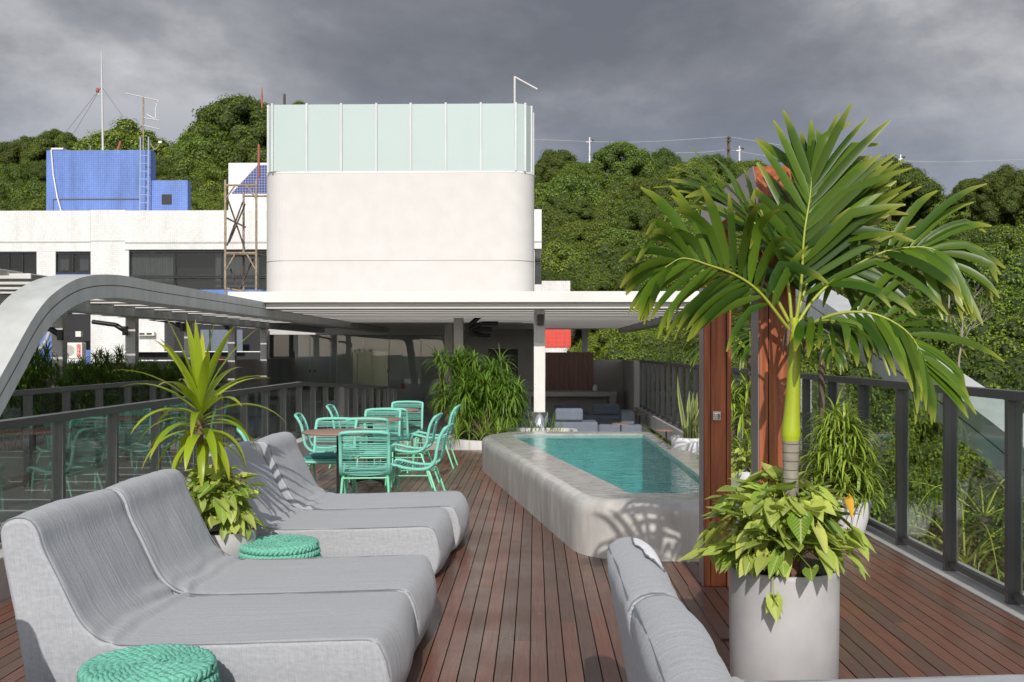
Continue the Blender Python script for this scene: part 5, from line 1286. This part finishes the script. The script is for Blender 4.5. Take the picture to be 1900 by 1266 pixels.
# --- bushes of narrow leaves
def bush(label, c, heads, ln, w, mt, seed, stems=True, name='leafy_bush', cat='bush', n=46, grp=None, droop=1.5):
    rs = random.Random(seed); t = thing(name, label, cat, c, group=grp); m = MB(); st = MB()
    for (x, y, z) in heads:
        rosette(m, (x, y, z), n, ln * rs.uniform(.85, 1.15), w, rs=rs, droop=droop * rs.uniform(.8, 1.2), elmin=-.2)
        if stems: st.tube([(x * .35, y * .35, 0), (x * .8, y * .8, z * .5), (x, y, z)], .008, 5)
    m.build('leaves', M[mt], t)
    if stems: st.build('stems', M['stem'], t)
    return t
def dome(rs, n, rx, ry, h, low=.15):
    o = []
    for i in range(n):
        a = i * 2.39996 + rs.random() * .4; k = sqrt((i + .5) / n); z = h * (low + (1 - low) * (1 - k ** 2.2)) * rs.uniform(.85, 1.08); o.append((rx * k * cos(a), ry * k * sin(a), z))
    return o
rs = random.Random(9)
bush('round bush of narrow yellow edged leaves in the tapered white pot', (PX3 - .07, PY3, .34), dome(rs, 32, .24, .24, .62, .0), .26, .021, 'leaf_bush_pale', 41, n=46, droop=2.0)
bush('bush of narrow leaves seen between the two shower posts', (BX, BY + .3, .45), dome(rs, 18, .30, .26, .75, .1), .26, .022, 'leaf_bush_pale', 42, n=38, droop=2.0)
arrow_plant('variegated arrowhead plant low between the two shower posts', (BX - .08, BY - .1, .50), .19, .2, 70, .085, 43)
t = thing('small_palm', 'small palm with feathery fronds behind the shower posts', 'palm', at(1392, 800, 10.2))
rs = random.Random(17); zz = at(1392, 655, 10.2).z - t.location.z
part('trunk', M['bark'], t, lambda m: m.tube([(0, 0, -.7), (0, 0, zz)], .03, 8), world=False)
for az, ln in ((.2, .55), (1.3, .5), (2.2, .55), (2.9, .6), (3.6, .5), (4.5, .55), (5.4, .6)):
    frond(t, [(0, 0, zz), (ln * .4 * cos(az), ln * .4 * sin(az), zz + ln * .32), (ln * .8 * cos(az), ln * .8 * sin(az), zz + ln * .35), (ln * 1.15 * cos(az), ln * 1.15 * sin(az), zz + ln * .05)], .42, .030, 14, rs, droop=.9, rr_=.008)
t = thing('small_palm', 'second feathery palm crown right of the yellow green palm shaft, behind it', 'palm', at(1525, 800, 9.6))
zz = at(1525, 650, 9.6).z - t.location.z
part('trunk', M['bark'], t, lambda m: m.tube([(0, 0, -.7), (0, 0, zz)], .03, 8), world=False)
for az, ln in ((.1, .6), (1.2, .45), (2.4, .5), (3.3, .5), (4.6, .5), (5.6, .6)):
    frond(t, [(0, 0, zz), (ln * .4 * cos(az), ln * .4 * sin(az), zz + ln * .25), (ln * .8 * cos(az), ln * .8 * sin(az), zz + ln * .25), (ln * 1.1 * cos(az), ln * 1.1 * sin(az), zz - ln * .05)], .36, .026, 12, rs, droop=.9, rr_=.008)
# pot shared by the two small palms' trunks
pot('dark planter holding the small palm behind the shower posts', at(1392, 800, 10.2).x, 10.2, [(0, .004), (.16, .004), (.2, .3), (.2, .32), (.19, .3)], M['pot'], .28, .18)
pot('grey planter holding the second small palm near the right railing', at(1525, 800, 9.6).x, 9.6, [(0, .004), (.16, .004), (.2, .3), (.2, .32), (.19, .3)], M['pot'], .28, .18)

# snake plant
t = thing('snake_plant', 'snake plant with upright yellow edged blades behind the pool', 'snake plant', (SX, SY, .44))
m = MB(); rs = random.Random(12)
for i in range(22):
    a = rs.random() * 2 * pi; r_ = rs.random() * .14; p = Vector((r_ * cos(a), r_ * sin(a), 0)); h = rs.uniform(.3, .62) if i else .80
    pts = [p + Vector((r_ * cos(a) * u * .9 + .01 * sin(u * 6 + i), r_ * sin(a) * u * .9, h * u)) for u in [k / 8 for k in range(9)]]
    aa = rs.random() * pi; strap(m, pts, .062, fold=.3, up=Vector((cos(aa), sin(aa), 0)), prof=lambda u: (.55 + .45 * sin(pi * min(1, u * 1.1))) * (1 - u ** 5))
m.build('blades', M['leaf_snake'], t)

# planter at the far edge of the deck, with two big bushes and sword leaves
t = thing('planter_bed', 'low curved white planter kerb with soil at the far end of the deck', 'planter', (-.6, 16.2, 0))
KP = [Vector(p) for p in round_poly([(-1.42, 18.6), (-1.42, 16.3), (-1.0, 15.82), (.30, 15.62), (.75, 16.2), (.75, 18.6)], .3, 4)]
m = MB(); k2 = inset(KP, .09); n = len(KP)
for ring, z in ((KP, -.6), (KP, .13), (k2, .13), (k2, .05)): m.v += [(p.x, p.y, z) for p in ring]
for k in range(3):
    for j in range(n): m.f.append((k*n+j, k*n+(j+1) % n, (k+1)*n+(j+1) % n, (k+1)*n+j)); m.sm.append(False)
m.build('kerb', M['kerb_white'], t, True)
m = MB(); m.add([(p.x, p.y, .06) for p in k2], [tuple(range(n))]); m.build('soil', M['soil'], t, True)
rs = random.Random(77)
def hedge(rs, n, rx, ry, h):
    return [(rs.uniform(-1, 1) * rx, rs.uniform(-1, 1) * ry, h * rs.uniform(.25, 1.0) ** .75) for _ in range(n)]
bush('tall narrow leaved bush at the left of the planter, in front of the bush column', (-1.30, 17.2, .1), hedge(rs, 34, .30, .35, 1.30) + [(0, 0, 1.25), (.12, 0, 1.12)], .36, .026, 'leaf_bush', 51, n=40, droop=1.9)
bush('darker narrow leaved bush at the back of the planter with tips beside the doorway', (-.85, 17.9, .1), hedge(rs, 24, .35, .3, 1.28), .34, .026, 'leaf_bush', 52, n=36, droop=1.7)
bush('big sunlit bush of drooping narrow leaves in the middle of the planter', (-.73, 16.75, .1), [(x, y, z * (1 - .25 * abs(x) / .5)) for x, y, z in hedge(rs, 75, .46, .42, 1.12)], .38, .030, 'leaf_bush', 53, n=46, droop=2.4)
bush('low tuft of bright grassy leaves at the front of the planter', (-.75, 16.15, .1), hedge(rs, 12, .5, .12, .16), .34, .018, 'leaf_sword', 54, n=26, droop=.9, stems=False)
t = thing('sword_plant', 'tuft of upright yellow green sword leaves beside the pale column', 'plant', (.05, 16.3, .06)); m = MB(); rs = random.Random(8)
for i in range(46):
    x = rs.uniform(-.28, .42); p = (x, rs.uniform(-.15, .15), 0); strap(m, arc(p, rs.choice([0, pi]) + rs.uniform(-.6, .6), rs.uniform(.95, 1.45), rs.uniform(.35, .62), rs.uniform(.1, .5), 6), .030, fold=.2)
m.build('leaves', M['leaf_sword'], t)

# shaded planting behind the left railings
rs = random.Random(5)
part_bed = tag(part('planter_bed', M['concrete_wall'], None, lambda m: m.box((-10.08, 9, -.598), (-8.55, 37, -.25))), 'long grey planter bed along the left parapet under the shaded bushes', 'planter')
for k, (px, yt) in enumerate(((62, 648), (15, 730), (150, 682), (180, 672), (206, 654), (262, 676), (300, 690), (335, 672), (125, 700), (232, 705), (385, 690), (38, 690))):
    Y = 9.25 * 1900 / (992 - px); h = CAMZ + .25 - (yt - 652) * Y / 1900 - .12; tall = k == 0
    c = at(px, 700, Y)
    names = ['tall dark bush against the sky blue wall beside the big curved beam', 'yellow green bush low at the far left edge behind the farther railing', 'shaded bush just right of the nearest left column', 'shaded bush left of the second left column', 'shaded bush with a spiky top at the second left column', 'shaded bush right of the second left column', 'shaded bush left of the third left column', 'shaded bush at the third left column', 'low shaded bush at the foot of the nearest left column', 'low shaded bush at the foot of the second left column', 'shaded bush near the fourth left column', 'low bush behind the tall dark one at far left']
    hd = [(x * (1.3 - z / h), y, z) for x, y, z in hedge(rs, 46 if tall else 40, .5 if tall else .6, .5, h)]
    bush(names[k], (c.x, Y, -.25), [(x, y, z + .1) for x, y, z in hd], .34, .026, 'leaf_dark' if k != 1 else 'leaf_bush', 60 + k, n=30, droop=1.8, grp='bushes behind the left railings')

# ------------------------------------------------------------------ trees
def crown_proto(seed, Rr, Hh, nl, nleaf, ls, flat=.8):
    rs = random.Random(seed); m = MB(); lobes = []
    for i in range(nl):
        a = i * 2.39996 + rs.uniform(-.3, .3); k = sqrt((i + .5) / nl); zz = Hh * (1 - k ** 2) * rs.uniform(.62, 1.08)
        r = Rr * rs.uniform(.11, .25) * (1.15 - .3 * k); lobes.append((Vector((Rr * .78 * k * cos(a), Rr * .78 * k * sin(a), zz)), r))
    for i in range(nl // 2):
        a = rs.random() * 2 * pi; q_ = rs.uniform(.7, .95); lobes.append((Vector((Rr * q_ * cos(a), Rr * q_ * sin(a), -Hh * rs.uniform(.0, .45))), Rr * rs.uniform(.12, .24)))
    tot = sum(r * r for _, r in lobes)
    for c, r in lobes:
        for _ in range(int(nleaf * r * r / tot)):
            d = Vector((rs.gauss(0, 1), rs.gauss(0, 1), rs.gauss(0, 1) + .35)).normalized()
            rad = r * (1 + .28 * noise.noise(d * 2.3 + c)) * rs.uniform(.78, 1.06)
            p = c + Vector((d.x * rad, d.y * rad, d.z * rad * flat))
            nn = (d + Vector((rs.uniform(-.4, .4), rs.uniform(-.4, .4), rs.uniform(-.2, .4)))).normalized()
            u = nn.orthogonal().normalized(); q = rs.random() * 6.28; v = nn.cross(u); u, v = u * cos(q) + v * sin(q), v * cos(q) - u * sin(q)
            s = ls * rs.uniform(.55, 1.2); b = len(m.v)
            m.v += [tuple(p - u * s * .5), tuple(p + v * s * .32 + nn * s * .08), tuple(p + u * s * .5), tuple(p - v * s * .32 + nn * s * .08)]; m.f.append((b, b+1, b+2, b+3)); m.sm.append(False)
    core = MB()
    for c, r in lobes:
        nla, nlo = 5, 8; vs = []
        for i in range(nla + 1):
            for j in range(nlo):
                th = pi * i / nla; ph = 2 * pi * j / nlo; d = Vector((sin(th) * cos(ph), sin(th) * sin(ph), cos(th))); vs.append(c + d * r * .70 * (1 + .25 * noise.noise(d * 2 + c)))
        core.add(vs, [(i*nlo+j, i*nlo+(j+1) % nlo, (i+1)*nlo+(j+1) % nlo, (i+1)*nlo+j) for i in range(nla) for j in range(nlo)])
    tr = MB(); tr.tube([(0, 0, -Hh * 1.6 - 4), (Rr*.03, 0, -Hh * .8), (0, Rr*.03, 0)], [Rr * .06, Rr * .045, Rr * .03], 7)
    for c, r in lobes[:14]:
        tr.tube([(0, 0, -Hh * .8), Vector((c.x * .5, c.y * .5, c.z * .35 - Hh * .2)), c], [Rr * .03, Rr * .018, Rr * .006], 5, caps=False)
    def mk(mb, nm, mt):
        o = mb.build(nm, mt); me = o.data; bpy.data.objects.remove(o); return me
    ZMAX.append(max(v[2] for v in m.v)); nl_ = len(m.f); m.add(core.v, core.f); cr_ = mk(m, 'crown', M['leaf_tree']); cr_.materials.append(M['core_shade'])
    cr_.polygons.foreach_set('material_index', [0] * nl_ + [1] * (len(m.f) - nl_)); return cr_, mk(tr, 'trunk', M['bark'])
ZMAX = []
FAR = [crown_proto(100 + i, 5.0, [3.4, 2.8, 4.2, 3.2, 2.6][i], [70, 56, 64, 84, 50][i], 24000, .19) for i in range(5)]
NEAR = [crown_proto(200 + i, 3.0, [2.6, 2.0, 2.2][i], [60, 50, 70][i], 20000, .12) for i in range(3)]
def tree(label, x, y, z, s, proto, rz, sz=1.0, grp='trees on the hillside', name='hillside_tree'):
    t = thing(name, label, 'tree', (x, y, z), rz, grp); t.scale = (s, s, s * sz)
    for me, nm in zip(proto, ('crown', 'trunk')):
        o = bpy.data.objects.new(nm, me); COL.objects.link(o); o.parent = t
    return t
rs = random.Random(99)
# skyline trees: pixel centre, pixel top, depth, radius in metres
SKY = [(20, 262, 118, 7, 'leftmost skyline tree, dull green, left of the blue box'), (70, 252, 112, 6.5, 'dark skyline tree just left of the blue box'), (108, 240, 108, 5, 'small pointed skyline tree above the left end of the blue box'),
       (150, 262, 112, 5, 'skyline tree behind the left half of the blue box'), (235, 219, 105, 8.5, 'broad olive brown skyline tree behind the ladder of the blue box'), (305, 262, 104, 5.5, 'low olive tree between the blue box and the tall green tree'),
       (395, 232, 96, 6, 'left shoulder of the tall bright green tree beside the tower'), (445, 176, 98, 8.5, 'tallest bright green tree with domed crown left of the tower'), (500, 190, 104, 7, 'tall tree just behind the left edge of the frosted glass'), (550, 186, 112, 6, 'tree top barely above the frosted glass'),
       (1035, 276, 112, 6, 'skyline tree just right of the tower'), (1075, 300, 104, 5, 'lower skyline tree below the street lamp nearest the tower'), (1150, 262, 108, 7.5, 'highest bright green skyline tree in the middle of the right hill'), (1225, 276, 116, 6, 'yellowish skyline tree left of the power pole'),
       (1285, 290, 112, 6, 'skyline tree beneath the power pole wires'), (1330, 284, 116, 6, 'dark skyline tree at the power pole'), (1390, 296, 118, 6, 'skyline tree behind the upper palm fronds'), (1450, 306, 116, 7, 'skyline tree hidden behind the upright palm frond'), (1530, 300, 110, 7, 'skyline tree behind the right palm fronds'),
       (1650, 288, 62, 4.6, 'big round olive tree crown right of the palm'), (1700, 330, 70, 4.0, 'right shoulder of the big round olive tree'), (1590, 330, 66, 4.0, 'left shoulder of the big round olive tree'), (1758, 372, 90, 5, 'dip in the tree line between the round tree and the right hand trees'),
       (1805, 328, 62, 2.4, 'slim dark tree standing apart at the right skyline'), (1862, 304, 58, 3.6, 'tall dark tree near the right edge of the photo'), (1915, 312, 56, 3.6, 'tree cut by the right edge of the photo')]
for i, (px, py, Y, r, lab) in enumerate(SKY):
    r *= .68 if px not in (445, 235) else .85
    p = FAR[i % 5]; s = r / 5.0; top = at(px, py, Y); hh = ZMAX[i % 5] * s
    o = tree(lab, top.x, Y, top.z - hh, s, p, rs.random() * 6.28)
# slope filling: rows in front of the skyline, each row lower and nearer
words = ['broad', 'round', 'dense', 'shaggy', 'low', 'tall']; tints = ['bright green', 'dark green', 'olive', 'mid green']
cnt = {}
def place(px, py, Y, r, where, sz=1):
    i = rs.randrange(5); s = r / 5.0; top = at(px, py, Y); hh = ZMAX[i] * s * sz
    cnt[where] = cnt.get(where, 0) + 1
    sz = rs.uniform(.8, 1.3); hh *= sz
    return tree('%s, tree %s' % (where, 'of a clump whose crowns merge'), top.x, Y, top.z - hh, s, FAR[i], rs.random() * 6.28, sz, grp='merged tree crowns, ' + where)
def row(x0, x1, py0, py1, Y, r, where, step, jit=10):
    x = x0 + rs.random() * step * .4
    while x < x1:
        u = (x - x0) / (x1 - x0); place(x, py0 + (py1 - py0) * u + rs.uniform(-jit, jit), Y + rs.uniform(-3, 3), r * rs.uniform(.8, 1.2), where); x += step * rs.uniform(.8, 1.2)
row(-40, 110, 300, 305, 100, 4.40, 'forest left of the blue box', 58)
row(-40, 110, 335, 340, 92, 4.00, 'forest left of the blue box', 58)
row(-40, 110, 368, 372, 85, 3.60, 'forest left of the blue box', 55)
row(290, 480, 285, 300, 92, 4.00, 'forest between the blue box and the scaffold', 47)
row(290, 440, 325, 330, 86, 3.60, 'forest between the blue box and the scaffold', 47)
row(340, 440, 360, 365, 80, 3.20, 'forest between the blue box and the scaffold', 39)
row(995, 1480, 330, 330, 98, 4.80, 'upper right hillside beside the tower', 66)
row(995, 1560, 372, 372, 90, 4.40, 'upper right hillside beside the tower', 66)
row(1000, 1620, 415, 420, 83, 4.00, 'middle right hillside', 64)
row(1010, 1640, 455, 455, 77, 3.84, 'middle right hillside', 66)
row(1015, 1660, 495, 500, 71, 3.52, 'lower right hillside above the flat roof', 66)
row(1050, 1700, 535, 535, 66, 3.20, 'lower right hillside above the flat roof', 66)
row(1145, 1500, 590, 590, 60, 2.88, 'foliage seen under the flat roof at right', 61)
row(1145, 1500, 622, 622, 54, 2.56, 'foliage seen under the flat roof at right', 58)
row(1150, 1500, 652, 655, 48, 2.56, 'foliage seen under the flat roof at right', 66)
row(1560, 1960, 372, 385, 66, 3.36, 'right hillside behind the palm fronds', 66)
row(1640, 1960, 412, 418, 54, 2.72, 'right hillside behind the palm fronds', 66)
def place_near(px, py, Y, r, where):
    i = rs.randrange(3); s = r / 3.0; top = at(px, py, Y); hh = ZMAX[5 + i] * s
    return tree('%s, tree of a clump whose crowns merge' % where, top.x, Y, top.z - hh, s, NEAR[i], rs.random() * 6.28, 1, grp='merged tree crowns, ' + where, name='leafy_tree')
def rown(x0, x1, py0, py1, Y, r, where, step, jit=14):
    x = x0
    while x < x1:
        u = (x - x0) / (x1 - x0); place_near(x, py0 + (py1 - py0) * u + rs.uniform(-jit, jit), Y + rs.uniform(-1.5, 1.5), r * rs.uniform(.8, 1.2), where); x += step * rs.uniform(.8, 1.2)
rown(1620, 1990, 455, 460, 44, 2.9, 'near slope right of the palm', 105)
rown(1560, 1990, 515, 515, 37, 2.6, 'near slope right of the palm', 115)
rown(1520, 1990, 570, 575, 31, 2.4, 'near slope right of the palm', 125)
rown(1480, 2000, 630, 640, 26, 2.2, 'slope just above the right railing', 130)
rown(1480, 2020, 700, 715, 21, 2.0, 'trees seen through the right railing glass', 140)
rown(1530, 2050, 780, 800, 17.5, 1.7, 'trees seen through the right railing glass', 150)
rown(1600, 2100, 880, 900, 14, 1.5, 'trees seen through the right railing glass', 170)
rown(1650, 2150, 980, 1000, 11.5, 1.2, 'trees seen through the right railing glass', 180)
rown(1150, 1500, 690, 700, 40, 2.8, 'trees beyond the railing behind the lounge', 90)
rown(1300, 1500, 740, 760, 30, 2.4, 'trees beyond the railing behind the lounge', 90)
rown(1400, 1560, 800, 820, 22, 1.8, 'trees beyond the railing behind the lounge', 100)
# coconut palms below the railing
for k, (px, py, Y) in enumerate(((1825, 960, 11.0), (1790, 1045, 9.6))):
    c = at(px, py, Y); t = thing('coconut_palm', ['coconut palm crown seen through the railing glass at right', 'lower coconut palm crown seen through the railing glass at right'][k], 'palm', c)
    part('trunk', M['bark'], t, lambda m: m.tube([(0.3, .2, -6), (.05, 0, -2), (0, 0, 0)], [.09, .07, .06], 8), world=False)
    r2 = random.Random(k + 3)
    for q in range(11):
        az = q * 2.4 + .3; ln = 1.1 * r2.uniform(.85, 1.15); up = r2.uniform(.15, .6)
        frond(t, [(0, 0, 0), (ln*.35*cos(az), ln*.35*sin(az), ln*up*.6), (ln*.75*cos(az), ln*.75*sin(az), ln*up*.6), (ln*1.15*cos(az), ln*1.15*sin(az), ln*(up*.4 - .35))], .34, .022, 17, r2, droop=.9, rr_=.012)
# bare branches on the right slope
def bare(label, px, py, Y, h, seed):
    rs2 = random.Random(seed); b = at(px, py, Y); t = thing('bare_tree', label, 'bare tree', b); m = MB()
    def br(p, d, L_, r, dep):
        q = p + d * L_; m.tube([p, p.lerp(q, .5) + Vector((rs2.uniform(-.06, .06), 0, rs2.uniform(-.03, .03))) * L_, q], [r, r * .85, r * .65], 5, caps=False)
        if dep:
            for _ in range(rs2.choice([2, 3])): br(p.lerp(q, rs2.uniform(.6, 1)), (d + Vector((rs2.uniform(-.8, .8), rs2.uniform(-.5, .5), rs2.uniform(-.3, .5)))).normalized(), L_ * rs2.uniform(.55, .8), r * .55, dep - 1)
    br(Vector((0, 0, 0)), Vector((.1, 0, 1)), h * .42, h * .014, 4); m.build('branches', mat('bleached branch', (.30, .26, .21), .9), t)
bare('bare pale branches low on the right slope above the railing', 1778, 705, 24.5, 2.4, 3)
bare('bare grey twigs behind the drooping right palm frond', 1755, 600, 30, 2.4, 6)
